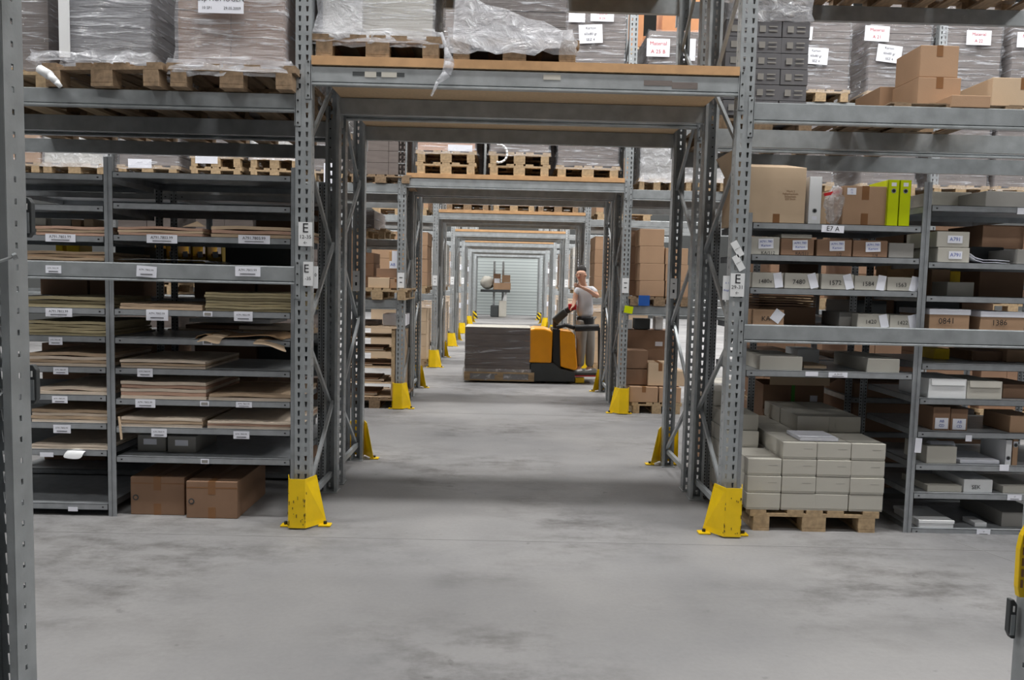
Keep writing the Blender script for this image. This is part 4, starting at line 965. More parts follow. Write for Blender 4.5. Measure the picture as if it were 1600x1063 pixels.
far_load(1574, 1665, 5.2, ZC, Y1, 'grey wrapped sheet stack cut by the right picture edge, high up', 'pallet high up cut by the right picture edge', papers=[(1590, 1628, 50, 75, 0, 'Material|A 23', 'redink')], tiers=14, seed=64)
far_load(1115, 1168, 5.3, ZC, Y1, 'wrapped load high up glimpsed behind the right rack post', 'pallet high up glimpsed behind the right rack post', papers=[(1118, 1146, 25, 52, 0, None, 'ink')], tiers=8, seed=65)
far_load(882, 972, 5.6, ZC, Y1, 'grey wrapped stack with three white papers above the chipboard deck', 'pallet hidden above the deck under the stack with three papers', papers=[(889, 914, 15, 35, 0, None, 'ink'), (923, 959, 16, 34, 0, 'Material|A 24', 'redink'), (905, 941, 38, 68, .06, PT, 'ink')], tiers=14, seed=66)
far_load(1009, 1086, zpx(1050, 48, Y1), ZC, Y1+.02, 'low grey wrapped stack with red lettered paper beside the far post', 'pallet under the stack with the red lettered paper', papers=[(1011, 1046, 60, 89, 0, 'Material|A 25 B', 'redink'), (1058, 1086, 60, 95, 0, None, 'ink')], tiers=7, seed=67)
# orange cartons farther back
Y2 = YF[2]
beam(XR+.05, XR+2.75, Y2-.002, 5.72, 5.84, 'front steel beam high up under the orange cartons', 'side bay beams', -1, False)
beam(XL+.05, XR-.05, Y2-.002, 5.72, 5.84, 'front steel beam high above the passage in the third portal', 'side bay beams', -1, False)
for i, (p0, p1, pt, zb) in enumerate(((976, 1006, 27, 5.98), (1035, 1060, 26, 5.98), (1064, 1100, 28, 5.98))):
    pallet((xpx(p0, 40, Y2)+xpx(p1, 40, Y2))/2, Y2-.02, 5.842, f'pallet under the orange cartons, {pos(i, 3)}', 'wood', 'pallets of the far rows', scale=(.55, .8, .9))
    c_ = pc(p0, p1, pt-30, zb+.005, Y2, .6, f'orange tinted carton high up in the third row, {pos(i, 3)}', m='orangebox', group='orange cartons high up')
pc(976, 1008, 56, 4.9, Y2+.1, .6, 'orange tinted carton below the high beam of the third row', m='orangebox')
pallet(xpx(992, 70, Y2), Y2+.08, 4.75, 'pallet under the single lower orange carton', 'wood', 'pallets of the far rows', scale=(.55, .7, 1))
beam(XR+.05, XR+2.75, Y2-.002, 4.62, 4.74, 'front steel beam under the single lower orange carton', 'side bay beams', -1, False)
# unseen decks and goods over the camera portal, added to block lamp light
for nm, yy, out in (('front', .33, -1), ('rear', 2.20, 1)):
    for z1, ll in ((2.985, 'deck level'), (4.15, 'high level')): beam(XL+.0, XR+.0, yy, z1-.118, z1, f'{nm} beam added unseen over the camera side portal, {ll}', 'beams added unseen over the camera side portal', out, False)
tag(MB().box(XL, XR, .31, 2.29, 2.99, 3.045, 0).build('chipboard_deck', 'chip'), 'tan chipboard deck added unseen over the camera side portal', 'shelf board')
for i, xq in enumerate((-.85, .1, 1.05)):
    for zb, hh, ll in ((3.047, .8, 'deck level'), (4.152, 1.4, 'high level')):
        pallet(xq, .34, zb, f'pallet added unseen over the camera side portal, {ll}, {pos(i, 3)}', 'wood_dark', 'pallets of the far rows', scale=(1.05, 1.6, 1))
        load(xq-.40, xq+.40, .36, 2.2, zb+PH+.002, zb+hh, f'load added unseen over the camera side portal, {ll}, {pos(i, 3)}', 3, 1, 'load_grey', seed=600+i, wrap=False)
# mostly unseen goods above the passage, added to block light from farther lamps
for k, zb in ((0, 4.152), (1, 3.962)):
    for r_, y in enumerate((YF[k]+.0, YF[k]+1.08)):
        for i, xq in enumerate((-.80, .07, .92)):
            if k == 1 and r_ == 0 and i == 2: continue
            pallet(xq, y+.02, zb, f'added pallet high above the passage in the {ROWN[k]} row, {["front", "rear"][r_]}, {pos(i, 3)}', 'wood_dark', 'pallets of the far rows', scale=(1, .75, 1))
            load(xq-.38, xq+.38, y+.04, y+.9, zb+PH+.002, zb+1.5, f'added load high above the passage in the {ROWN[k]} row, {["front", "rear"][r_]}, {pos(i, 3)}', 5, 1, 'load_grey', seed=500+k*10+r_*3+i, wrap=(k == 1 and r_ == 0))
# deck of the second portal
ZE = DZ[1]+.001
far_load(653, 743, 3.9, ZE, Y1+.06, 'wrapped load with white sheet on double pallets over the second portal', 'pallet on the second portal deck, left', papers=[(700, 738, 226, 237, 0, None, 'ink')], tiers=3, seed=71, double=True, m='sheet_pink', dep=.8)
far_load(767, 859, 3.9, ZE, Y1+.06, 'wrapped load with a white ribbon on double pallets over the second portal', 'pallet on the second portal deck, middle', tiers=3, seed=72, double=True, m='load_grey', dep=.8)
for i, xq in enumerate((-.75, .1, .95)):  # rear loads added to darken the bright gaps between the front ones
    pallet(xq, Y1+.98, ZE, f'added pallet at the rear of the second portal deck, {pos(i, 3)}', 'wood_dark', 'pallets of the far rows', scale=(1, .75, 1))
    load(xq-.40, xq+.40, Y1+1.05, Y1+1.85, ZE+PH+.002, 3.9, f'added dark load at the rear of the second portal deck, {pos(i, 3)}', 4, 1, 'load_grey', seed=400+i, wrap=False)
ring = MB(); cc = at(780, 240, Y1-.0)
for i in range(10):
    a0, a1 = -1.9+i*.38, -1.9+(i+1)*.38
    ring.tube((cc.x+.1*math.cos(a0), Y1-.0, cc.z+.11*math.sin(a0)), (cc.x+.1*math.cos(a1), Y1, cc.z+.11*math.sin(a1)), .014, 6)
tag(ring.build('plastic_ribbon', 'white', smooth=True), 'white plastic ribbon curling down over the middle pallet of the second portal', 'ribbon')
far_load(873, 968, 3.9, ZE, Y1+.06, 'brown wrapped load on a single pallet over the second portal, right', 'orange tinted pallet on the second portal deck, right', tiers=8, seed=73, m='load_grey', dep=.8)
# level A of the second row, left side and right side
ZA1 = 2.832
for i, (p0, p1, m_, lb, dbl, pap, fm) in enumerate(((-28, 62, 'card', 'brown cartons', False, [], 'film'), (68, 166, 'greybox', 'white wrapped goods', False, [], 'film_crumple'), (186, 277, 'load_grey', 'brown stack with white sheet', False, [(200, 237, 248, 263, 0, None, 'ink')], 'film'),
        (300, 376, 'load_grey', 'brown goods with white sheet', True, [(305, 340, 240, 256, 0, None, 'ink')], 'film'), (393, 467, 'greybox', 'white wrapped goods on pale pallets', True, [], 'film_crumple'))):
    ld = far_load(p0, p1, 3.85, ZA1, Y1, f'{lb} over the left shelving, second row, {pos(i, 5)}', f'pallet in the second row over the left shelving, {pos(i, 5)}', m=m_, tiers=7, papers=pap, seed=80+i, double=dbl, fm=fm)
far_load(489, 540, 3.9, ZA1, Y1, 'grey wrapped goods with white sheets seen between the left frame posts', 'pallet seen between the left frame posts, second row', papers=[(506, 521, 255, 292, 0, None, 'ink')], tiers=3, seed=90)
pallet((xpx(556, 280, Y1)+xpx(634, 280, Y1))/2, Y1-.03, ZA1, 'dark pallet under the large brown cartons left of the second portal', 'wood_dark', 'pallets of the far rows', scale=(.95, .9, .7))
zc = ZA1+.103; xL, xM, xR = xpx(552, 260, Y1), xpx(607, 260, Y1), xpx(634, 260, Y1)
for i in range(6):
    for c, (u0, u1) in enumerate(((xL, xM-.003), (xM, xR))):
        h = .145
        carton(u0, u1, Y1, Y1+.6, zc+i*h, zc+(i+1)*h-.002, f'flat grey carton in the tall stack by the second portal, {["left", "right"][c]} column, {tier(5-i, 6)}', m='load_grey', tape=None, group='tall carton stack left of second portal')
# right
far_load(1003, 1056, 3.5, 2.8325, Y1+.05, 'clear film wrapped goods right of the second portal post', 'pallet under the clear film wrapped goods, right of the second portal', m='greybox2', fm='film_crumple', tiers=5, seed=92, pw=.0)
far_load(1060, 1098, 3.22, 2.8325, Y1+.05, 'low white film bundle right of the second portal', 'pallet under the low white film bundle', m='greybox2', fm='film_crumple', tiers=2, seed=93)
far_load(1108, 1160, 3.35, 2.8325, Y1, 'clear film bundle seen between the right frame posts', 'pallet seen between the right frame posts', m='greybox2', fm='film_crumple', tiers=3, seed=94)
for i, p in enumerate((1220, 1350, 1464, 1560)):
    far_load(p, p+84, 3.8, ZA1, Y1, f'wrapped load of the second row at the height above the binders, {pos(i, 4)}', f'pallet of the second row at the height above the binders, {pos(i, 4)}', m='load_grey', tiers=6, seed=100+i)
# waist level of the second row
ZW = 1.382
pallet(xpx(590, 460, Y1), Y1-.04, ZW, 'pale pallet at waist level left of the second portal', 'wood', 'pallets of the far rows', scale=(.92, .9, 1))
z0 = ZW+PH+.002
def stk(p0, p1, rows, z0, Y, dep, lb, m='card', group=None, paper=None, **kw):
    """a column of cartons; rows: top pixel rows from the bottom box up"""
    z = z0
    for i, pt in enumerate(rows):
        pc(p0, p1, pt, z, Y, dep, f'{lb}, {tier(len(rows)-1-i, len(rows))}', m=m, group=group or lb, paper=paper, **kw); z = zpx((p0+p1)/2, pt, Y)+.002
stk(548, 562, (432, 412, 390, 366), z0, Y1+.3, .5, 'brown carton in the column nearest the dark post, left of second portal', tape='v')
stk(560, 584, (432, 412, 395), z0, Y1+.35, .5, 'brown carton in the inner column left of the second portal', m='card_dark')
pc(575, 608, 434, z0, Y1, .5, 'low open tan carton at the front of the pale pallet', m='card_light', tape=None, flaps=False)
pc(609, 628, 436, z0, Y1+.02, .5, 'small brown carton at the front right of the pale pallet', m='card')
pc(588, 628, 420, zpx(610, 434, Y1+.05)+.004, Y1+.05, .35, 'wide brown carton lying across the pale pallet boxes', m='card_dark', tape=None)
pc(608, 628, 393, zpx(610, 419.5, Y1+.05)+.004, Y1+.05, .3, 'tan box with two white labels on top of the pile left of the second portal', m='chip_edge', tape=None, paper=[(.5, .72, .09, .13, 0, None), (.5, .2, .15, .09, 0, 'AB 12')])
# low pallets farther behind
far_load(552, 586, 2.6, 2.2, Y1+1.2, 'low load in shade behind the left boxes of the second row', 'pallet in shade behind the left boxes of the second row', tiers=2, seed=110, pw=.3)
side_beams(1, *LB, 2.08, 2.19, 'upper shelf level, bay left of the second portal', ('inner rear', 'rear'))
# wooden rack of trays on the floor, left of the second portal
t = thing('wooden_rack', (xpx(582, 600, Y1), Y1+.0, PH), 'wooden rack with thin shelves on a pallet, left of the second portal', 'wooden rack')
pallet(xpx(585, 640, Y1), Y1-.01, 0, 'reddish pallet on the floor under the wooden rack', 'wood_dark', 'pallets of the far rows', scale=(.95, .8, 1), rz=0)
x0, x1 = xpx(534, 570, Y1+.01), xpx(617, 570, Y1+.01); zt = zpx(580, 513, Y1)
MB().box(x1-.02, x1, Y1+.02, Y1+.8, PH, zt).build('side_panel', 'card_light', t); MB().box(x0, x0+.02, Y1+.02, Y1+.8, PH, zt).build('side_panel', 'card_light', t)
MB().box(x1-.045, x1-.0, Y1-.0, Y1+.02, PH, zt).build('corner_post', 'wood', t); MB().box(x0, x0+.045, Y1-.0, Y1+.02, PH, zt).build('corner_post', 'wood', t)
MB().box(x0, x1+.02, Y1-.02, Y1+.82, zt, zt+.02).build('top_board', 'card_light', t)
for i, q in enumerate((527, 550, 574, 598, 620)):
    z = zpx(580, q, Y1); MB().box(x0+.02, x1-.05, Y1+.01, Y1+.8, z-.012, z).build('shelf', 'card_light', t)
    if i: 
        rr = random.Random(i)
        for k_ in range(3):
            w0 = x0+.05+rr.random()*.15
            tag(MB().box(w0, min(x1-.06, w0+.3+rr.random()*.2), Y1+.06, Y1+.6, z+.001+.018*k_, z+.001+.018*k_+.012).build('cardboard_sheet', ['sheet', 'sheet_pale', 'card_dark'][k_]), f'thin board on the wooden rack, {NUM[i]} shelf, {tier(2-k_, 3)}', 'cardboard sheet', 'thin boards on the wooden rack')
tag(MB().box(xpx(614, 570, Y1+.3), xpx(629, 570, Y1+.3), Y1+.25, Y1+.9, PH+.004, zpx(620, 517, Y1+.3)).build('board_panel', 'card_light'), 'upright tan board standing beside the wooden rack', 'board')
for i, (p0, p1, pt) in enumerate(((598, 634, 487), (540, 590, 497))):
    Y = Y1+.25; zt2 = zpx(580, 513, Y1)+.024
    bk(p0, p1, pt+4, zt2, Y, .4, ['white wrapped papers on top of the wooden rack, right', 'dark flat goods on top of the wooden rack, left'][i], m=['paper', 'load_grey'][i], name='bundle', cat='bundle')
# right of the second portal: waist level stack
pallet(xpx(1030, 470, Y1), Y1-.02, ZW, 'pallet under the tall brown carton stack, right of the second portal', 'wood_dark', 'pallets of the far rows', scale=(.98, .9, .8))
z0 = ZW+.12
for c, (p0, p1) in enumerate(((1000, 1038), (1040, 1075))):
    stk(p0, p1, (439, 412, 385, 358) if c == 0 else (440, 414, 388), z0, Y1, .5, f'brown carton, {["left", "right"][c]} column right of the second portal', m='card', tape=None, group='tall brown carton stack', paper=None)
stk(983, 999, (439, 412, 385, 360), z0, Y1+.35, .9, 'dark carton with side labels in the inner column of the brown stack', m='card_dark', tape=None, group='inner column of the brown stack')
tag(MB().box(xpx(997, 470, Y1), xpx(1014, 470, Y1), Y1-.05, Y1-.03, ZW, ZW+.13).build('plastic_block', 'blue'), 'blue plastic block at the foot of the tall brown stack', 'block')
a = at(982, 484, Y1-.02); tag(MB().card(a.x, Y1-.03, a.z, .11, .09, -.15).build('tag', 'lime'), 'lime green tag hanging on the rack beam right of the second portal', 'tag')
# below
Yg = at(1030, 647, Z=0).y
pallet(xpx(1026, 640, Yg), Yg, 0, 'pale pallet on the floor with cartons, right of the second portal', 'wood', 'pallets of the far rows', scale=(.8, .9, 1))
z0 = PH+.002
pc(984, 1028, 605, z0, Yg+.0, .45, 'wide brown carton on the floor pallet, bottom left', m='card'); pc(1030, 1064, 606, z0, Yg, .45, 'brown carton with white label on the floor pallet, bottom right', m='card', tape=None, paper=[(.4, .75, .09, .06, 0, None)])
z0 = zpx(1006, 604, Yg)+.004
pc(978, 1011, 577, z0, Yg+.12, .4, 'brown carton, middle of three piled behind the wide one', m='card_dark', tape=None); pc(1013, 1050, 568, z0, Yg+.06, .4, 'light carton with cream side on the floor pallet', m='card_light', tape='v'); pc(1051, 1070, 580, z0, Yg+.06, .4, 'small light carton at the right on the floor pallet', m='card_light', tape=None)
z0 = zpx(1000, 576.5, Yg+.12)+.004
pc(976, 1012, 548, z0, Yg+.12, .4, 'brown carton, topmost of three piled behind the wide one', m='card_dark', tape=None)
pc(974, 1052, 516, .3, Yg+.62, .4, 'very large dark brown carton behind the floor pallet pile', m='card_dark', tape=None, paper=[(.7, .75, .1, .06, 0, None)])
tag(MB().box(xpx(974, 600, Yg+.62), xpx(1052, 600, Yg+.62), Yg+.6, Yg+1.0, 0, .298).build('carton', 'card_dark'), 'dark carton supporting the very large one behind the floor pallet', 'carton')
for i, (p0, p1, pt, m_, lb) in enumerate(((976, 988, 500, 'white', 'small white packet on the very large dark carton'), (992, 1016, 498, 'darkgrey', 'black open box on the very large dark carton'), (1024, 1036, 495, 'white', 'white upright box on the very large dark carton'))):
    bk(p0, p1, pt, zpx(1013, 515.5, Yg+.62)+.004, Yg+.65, .2, lb, m=m_, name='packet', cat='packet')
pallet(xpx(1135, 640, Y1+.1), Y1+.1, 0, 'pallet on the floor of the second row seen between the right frame posts', 'wood', 'pallets of the far rows', scale=(.8, .8, 1))
x0, x1 = xpx(1108, 600, Y1+.12), xpx(1162, 600, Y1+.12)
load(x0, x1, Y1+.12, Y1+.8, PH+.002, zpx(1135, 600, Y1+.12), 'low white wrapped stack seen between the right frame posts', 5, 1, 'greybox', fm='film_crumple', seed=120)
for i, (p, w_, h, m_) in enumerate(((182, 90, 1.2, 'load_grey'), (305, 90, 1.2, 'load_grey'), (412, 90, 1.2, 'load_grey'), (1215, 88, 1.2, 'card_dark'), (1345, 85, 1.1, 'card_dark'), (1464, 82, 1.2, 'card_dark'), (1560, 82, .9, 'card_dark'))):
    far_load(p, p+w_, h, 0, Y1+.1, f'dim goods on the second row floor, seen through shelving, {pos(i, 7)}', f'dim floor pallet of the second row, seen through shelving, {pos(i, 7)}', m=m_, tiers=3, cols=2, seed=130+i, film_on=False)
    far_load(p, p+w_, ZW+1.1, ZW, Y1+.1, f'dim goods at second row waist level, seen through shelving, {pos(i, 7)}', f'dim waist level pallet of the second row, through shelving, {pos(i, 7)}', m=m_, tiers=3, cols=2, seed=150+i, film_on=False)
side_beams(1, XL-7.25, XL-3.70, 1.26, 1.38, 'at waist height, two bays left of the second portal', ('front', 'rear'))
side_beams(1, XR+3.88, XR+7.6, 1.26, 1.38, 'at waist height, two bays right of the second portal', ('front', 'rear'))
# deck of third portal
ZF = DZ[2]+.001; Y2 = YF[2]
for i, (p0, p1, wm) in enumerate(((700, 766, 'wood_dark'), (774, 838, 'wood'), (844, 907, 'wood_dark'))):
    far_load(p0, p1, 3.5, ZF, Y2+.05, f'grey goods on the third portal deck, {pos(i, 3)}', f'pallet on the third portal deck, {pos(i, 3)}', pm=wm, tiers=3, seed=170+i, dep=.8)
# slivers of the far rows on both sides of the passage
for k in (2, 3, 4, 5, 6):
    y = YF[k]; nm = ROWN[k]
    for side, xa, xb in (('left', XL-.12-1.1, XL-.12), ('right', XR+.12, XR+.12+1.1)):
        xm = (xa+xb)/2; mm = ['card', 'greybox', 'card', 'greybox', 'load_grey'][k-2]
        for lev, z, h in (('floor', 0, .95), ('waist level', 1.382, 1.0), ('upper level', 2.832, 1.0)):
            if k > 2 and lev == 'upper level': 
                continue
            pallet(xm, y+.02, z, f'pallet at {lev} {side} of the {nm} portal', 'wood', 'pallets of the far rows', scale=(1.3, .8, 1))
            load(xm-.52, xm+.52, y+.04, y+.9, z+PH+.002, z+PH+h, f'goods at {lev} {side} of the {nm} portal', 4, 2, mm if lev != 'floor' else 'card_light', seed=200+k*7+len(lev), wrap=(k > 2), papers=[(xm+(.35 if side == 'left' else -.35), z+PH+h*.6, .16, .2, 0, None, 'ink')] if k > 2 else ())
    if k > 2:
        for (xs_, sd) in (((XL-2.75, XL-.05), 'left'), ((XR+.05, XR+2.75), 'right')): beam(*xs_, y-.002, 1.26, 1.38, f'waist height beam {sd} of the {nm} portal', 'side bay beams', -1, False); beam(*xs_, y-.002, 2.70, 2.83, f'upper beam {sd} of the {nm} portal', 'side bay beams', -1, False)
# wide goods closing the view at the sides of the third row
for i, p in enumerate((540, 455, 370, 1085, 1165, 1250)):
    pass
# ------------------------------------------------------------ signs on the posts
def sign(p0, p1, q0, q1, Y, label, lines, rot=0, th=.003):
    a, b = at(p0, q0, Y), at(p1, q1, Y); cx, cz = (a.x+b.x)/2, (a.z+b.z)/2; w_, h_ = b.x-a.x, a.z-b.z
    if rot: w_, h_ = lines[0]; lines = lines[1:]
    t = thing('row_sign', (cx, Y, cz-h_/2), label, 'sign', 'white signs on rack posts')
    MB().card(cx, Y, cz, w_, h_, rot, th).build('sign_plate', 'white', t)
    for (s_, u, v, sz, ink) in lines:
        MB().text(s_, cx+u*w_, Y-th-.0005+.002, cz+v*h_, sz, 0, rot).build('lettering', ink, t)
    return t
YQ = YF[0]-.004
sign(466.5, 488, 347, 385, YQ, 'white sign E 12-35 with arrow on the left portal post', [('E', 0, .24, .085, 'ink'), ('12-35', 0, -.12, .034, 'ink'), ('\u2190', 0, -.36, .03, 'ink')])
sign(474, 489, 409, 447, YQ, 'lower white sign E -35 on the left portal post', [('E', -.18, .2, .075, 'ink'), ('-35', 0, -.2, .03, 'ink')])
sign(489.5, 497, 416, 451, YQ+.02, 'narrow white tag with a loop mark beside the left portal post', [('0', 0, .1, .03, 'ink')])
sign(1142, 1162, 427, 464, YQ, 'white sign E 29-31 with arrow on the right portal post', [('E', 0, .24, .085, 'ink'), ('29-31', 0, -.1, .034, 'ink'), ('\u2190', 0, -.34, .03, 'ink')])
sign(1130, 1141, 431, 469, YQ+.02, 'white tag with blue writing left of the sign E 29-31', [('A 1', 0, .2, .018, 'blueink'), ('Regal', 0, -.1, .018, 'blueink')])
for (p, q, lb) in (((1152, 389), 0, 'upper slanted white sticker on the right portal post'), ((1154, 411), 0, 'lower slanted white sticker on the right portal post')):
    sign(p[0]-5, p[0]+5, p[1]-5, p[1]+5, YQ-.002, lb, [(.045, .105), ('A791.7', 0, 0, .012, 'ink')], rot=.5 if False else .55)
for k in range(5):
    for side, x in (('left', XL), ('right', XR)):
        if k: 
            y = YF[k]-.004; w_ = .035
            t = thing('row_sign', (x, y, 1.56), f'small white sign on the {side} front post of the {ROWN[k]} portal', 'sign', 'white signs on rack posts')
            MB().card(x, y, 1.63, .085, .19).build('sign_plate', 'white', t); MB().box(x-.02, x+.02, y-.0035, y-.0014, 1.66, 1.668).box(x-.014, x+.014, y-.0035, y-.0014, 1.60, 1.61).build('lettering', 'ink', t)
for side, x in (('left', XL-.035), ('right', XR-.03)):
    y = YF[0]+1.99-.09; t = thing('row_sign', (x, y, 1.56), f'narrow white sign on the {side} rear post of the nearest portal', 'sign', 'white signs on rack posts')
    MB().card(x+.02, y-.004, 1.62, .06, .18).build('sign_plate', 'white', t); MB().box(x+.01, x+.03, y-.0085, y-.005, 1.66, 1.668).box(x+.012, x+.028, y-.0085, y-.005, 1.58, 1.61).build('lettering', 'ink', t)
# ------------------------------------------------------------ foreground details
def bracket(px, py0, py1, Y, sx, label):
    a, b = at(px, py0, Y), at(px, py1, Y); w_ = .022
    t = thing('rack_bracket', (a.x, Y, b.z), label, 'bracket', 'dark brackets on the foreground posts')
    x0, x1 = (a.x, a.x+sx*w_); lo, hi = min(x0, x1), max(x0, x1); h = a.z-b.z
    MB().xprof([(lo+(0 if sx > 0 else .01), b.z+.0), (hi-(.01 if sx > 0 else 0), b.z), (hi, b.z+.015), (hi, a.z-.015), (hi-.01, a.z), (lo+.0, a.z), (lo, a.z-.02), (lo, b.z+.02)], Y, Y+.02).build('bracket_body', 'darkgrey', t, bevel=.003)
    MB().box(lo+.004, hi-.006, Y-.003, Y, b.z+.012, b.z+h*.62).build('face_plate', 'steel', t)
    MB().box(lo+.008, lo+.012, Y-.004, Y-.0005, a.z-.035, a.z-.018).build('slot', 'white', t)
bracket(36, 308, 371, 2.23, 1, 'dark bracket on the left foreground post, upper one')
bracket(44, 570, 632, 2.23, 1, 'dark bracket on the left foreground post, lower one')
bracket(1591, 938, 999, 2.20, -1, 'dark bracket low on the foreground post at the right edge')
a, b = at(36, 355, 2.226), at(36, 452, 2.226)
t = thing('edge_sign', (a.x, 2.222, b.z), 'thin white sign seen edge on at the left foreground post', 'sign'); MB().box(a.x-.002, a.x+.003, 2.224, 2.236, b.z, a.z).build('sign_plate', 'white', t)
a = at(10, 408, 2.12); t = thing('bolt', (a.x, 2.12, a.z), 'bright bolt sticking out of the left foreground post', 'bolt')
MB().tube((a.x-.012, 2.10, a.z-.004), (a.x+.02, 2.12, a.z+.012), .004).build('shank', 'steel', t); MB().tube((a.x+.018, 2.118, a.z+.011), (a.x+.026, 2.124, a.z+.015), .009, 6).build('bolt_head', 'steel', t)
a, b = at(1592, 820, 2.18), at(1592, 932, 2.18)
t = thing('corner_protector', (a.x+.01, 2.17, b.z), 'yellow ribbed plastic protector on the foreground post at the right edge', 'protector')
MB().xprof([(a.x-.002+.012, b.z), (a.x+.06, b.z), (a.x+.06, a.z), (a.x+.022, a.z), (a.x+.008, a.z-.03), (a.x+.002, a.z-.07), (a.x+.004, b.z+.03)], 2.17, 2.19).build('protector_body', 'yellow', t, bevel=.002)
for i in range(5): MB().box(a.x+.010, a.x+.016, 2.167, 2.171, b.z+.03+i*.032, b.z+.052+i*.032).build('rib_window', 'tape', t)
# ------------------------------------------------------------ added rear shelf cartons, dark coloured in place of shade in the gaps
rr = random.Random(77)
for side, x0s, x1s, zs in (('left', -3.85, -1.45, (.06, .34, .62, .9, 1.45, 2.0)), ('right', 2.86, 4.1, (.04, .25, .5, .78, 1.42, 2.0))):
    for zi, z in enumerate(zs):
        x = x0s; n = 0; row = []
        while x < x1s-.2:
            w_ = rr.uniform(.34, .56)
            if side == 'left' and x < -2.617 < x+w_: x = -2.58
            if x+w_ > x1s: w_ = x1s-x
            if w_ > .15: row.append((x, w_))
            x += w_+.02
        for n, (x, w_) in enumerate(row):
            if z == 2.0 and side == 'left' and n < 3: continue
            hh = rr.uniform(.13, .19) if z < 1 else rr.uniform(.14, .2)
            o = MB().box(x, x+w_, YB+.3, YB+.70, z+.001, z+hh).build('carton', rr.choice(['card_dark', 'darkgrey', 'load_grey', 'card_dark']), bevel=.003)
            tag(o, f'added dark carton deep in the {side} bay, {NUM[zi]} rear shelf up, {pos(n, len(row))}', 'carton', f'added dark cartons deep in the {side} bay')
# ------------------------------------------------------------ pallet truck crossing the passage
YT = 12.6
def tx(px, py=560, Y=YT): return at(px, py, Y).x
def tz(py, px=850, Y=YT): return at(px, py, Y).z
pallet((tx(722)+tx(833))/2+.6, YT+.42, .03, 'pallet carried by the truck crossing the passage', 'wood', 'pallets of the far rows', rz=math.pi/2)
xa, xb = tx(726), tx(828)
ld = load(xa, xb, YT+.03, YT+.80, .03+PH+.002, tz(513, 780), 'film wrapped grey brown load carried by the pallet truck', 7, 1, 'load_grey', fm='film_soft', seed=300, skirt=.02, amp=.003)
film_shell(xa-.02, xb+.02, YT+.02, YT+.82, .04, .03+PH+.05, 301, .004, .0, 3).build('film_skirt', 'film_crumple', ld, smooth=True)
MB().box(xa, xb, YT+.03, YT+.80, tz(513, 780)+.001, tz(513, 780)+.012).build('top_sheet', 'greybox', ld)
t = thing('pallet_truck', (tx(866), YT+.4, 0), 'orange electric stand on pallet truck with dark chassis, crossing the passage', 'pallet truck')
yc0, yc1 = YT+.04, YT+.78
def slab(pts, y0, y1, name, m, bevel=.03, parent=None):
    P = [(tx(px, py), tz(py, px)) for px, py in pts]
    o = MB().xprof(P, y0, y1).build(name, m, parent or t, bevel=bevel); o.modifiers['bevel'].segments = 4; o.modifiers['bevel'].angle_limit = .6
    return o
slab([(821, 567), (862, 568), (864, 518), (852, 514), (836, 513.5), (825, 516), (820, 526)], yc0, yc1, 'battery_cover', 'orange')
slab([(864, 585), (876, 585), (876, 516), (864, 514)], yc0+.04, yc1-.04, 'centre_column', 'black', .01)
slab([(876, 574), (899, 580), (903, 577), (899, 523), (893, 519), (875, 517)], yc0+.02, yc1-.02, 'motor_cover', 'orange')
slab([(827, 597), (898, 598), (899, 582), (876, 577), (866, 568), (829, 568)], yc0, yc1, 'chassis', 'darkgrey', .02)
for yy in (YT+.12, YT+.52): MB().box(tx(735), tx(832), yy, yy+.16, .045, .085).build('fork', 'darkgrey', t)
for px, r in ((748, .04), (850, .075), (890, .06)):
    for yy in (YT+.14, YT+.6): MB().tube((tx(px), yy, r), (tx(px), yy+.07, r), r, 16).build('wheel', 'black', t)
slab([(899, 588), (938, 588), (938, 583.5), (899, 583.5)], yc0+.06, yc1-.06, 'platform', 'darkgrey', .005)
slab([(899, 590), (938, 590), (938, 588), (899, 588)], yc0+.05, yc0+.08, 'platform_edge', 'red', .001)
slab([(900, 600), (914, 600), (914, 592), (900, 592)], yc0+.08, yc0+.2, 'side_wheel_guard', 'yellow', .003)
for yy in (yc0+.03, yc1-.07):
    m = MB(); p_ = [(870, 512), (884, 508), (898, 513), (936, 512)]
    for i in range(3):
        A = at(*p_[i], yy); B = at(*p_[i+1], yy); m.tube(A, B, .035 if i < 2 else .055, 10)
    m.build('side_arm', 'black', t, smooth=True)
    MB().tube((at(936, 512, yy).x, yy, at(936, 512, yy).z), (at(936, 585, yy).x, yy, at(936, 585, yy).z), .02).build('arm_support', 'black', t)
m = MB(); m.bar(at(866, 503, YT+.4), at(884, 487, YT+.4), .12, .13, (0, 1, 0)); m.bar(at(884, 487, YT+.4), at(899, 478, YT+.4), .09, .1, (0, 1, 0)); m.build('tiller', 'darkgrey', t, bevel=.02)
m = MB(); A, B = at(895, 479, YT+.28), at(895, 479, YT+.56); m.tube(A, B, .022, 10); m.build('handle_grip', 'black', t)
MB().box(at(888, 477, YT+.4).x, at(900, 477, YT+.4).x, YT+.3, YT+.5, at(894, 484, YT+.4).z, at(894, 475, YT+.4).z).build('red_button', 'red', t, bevel=.015)
MB().tube(at(868, 515, YT+.4), at(868, 500, YT+.4), .05).build('tiller_mount', 'black', t)
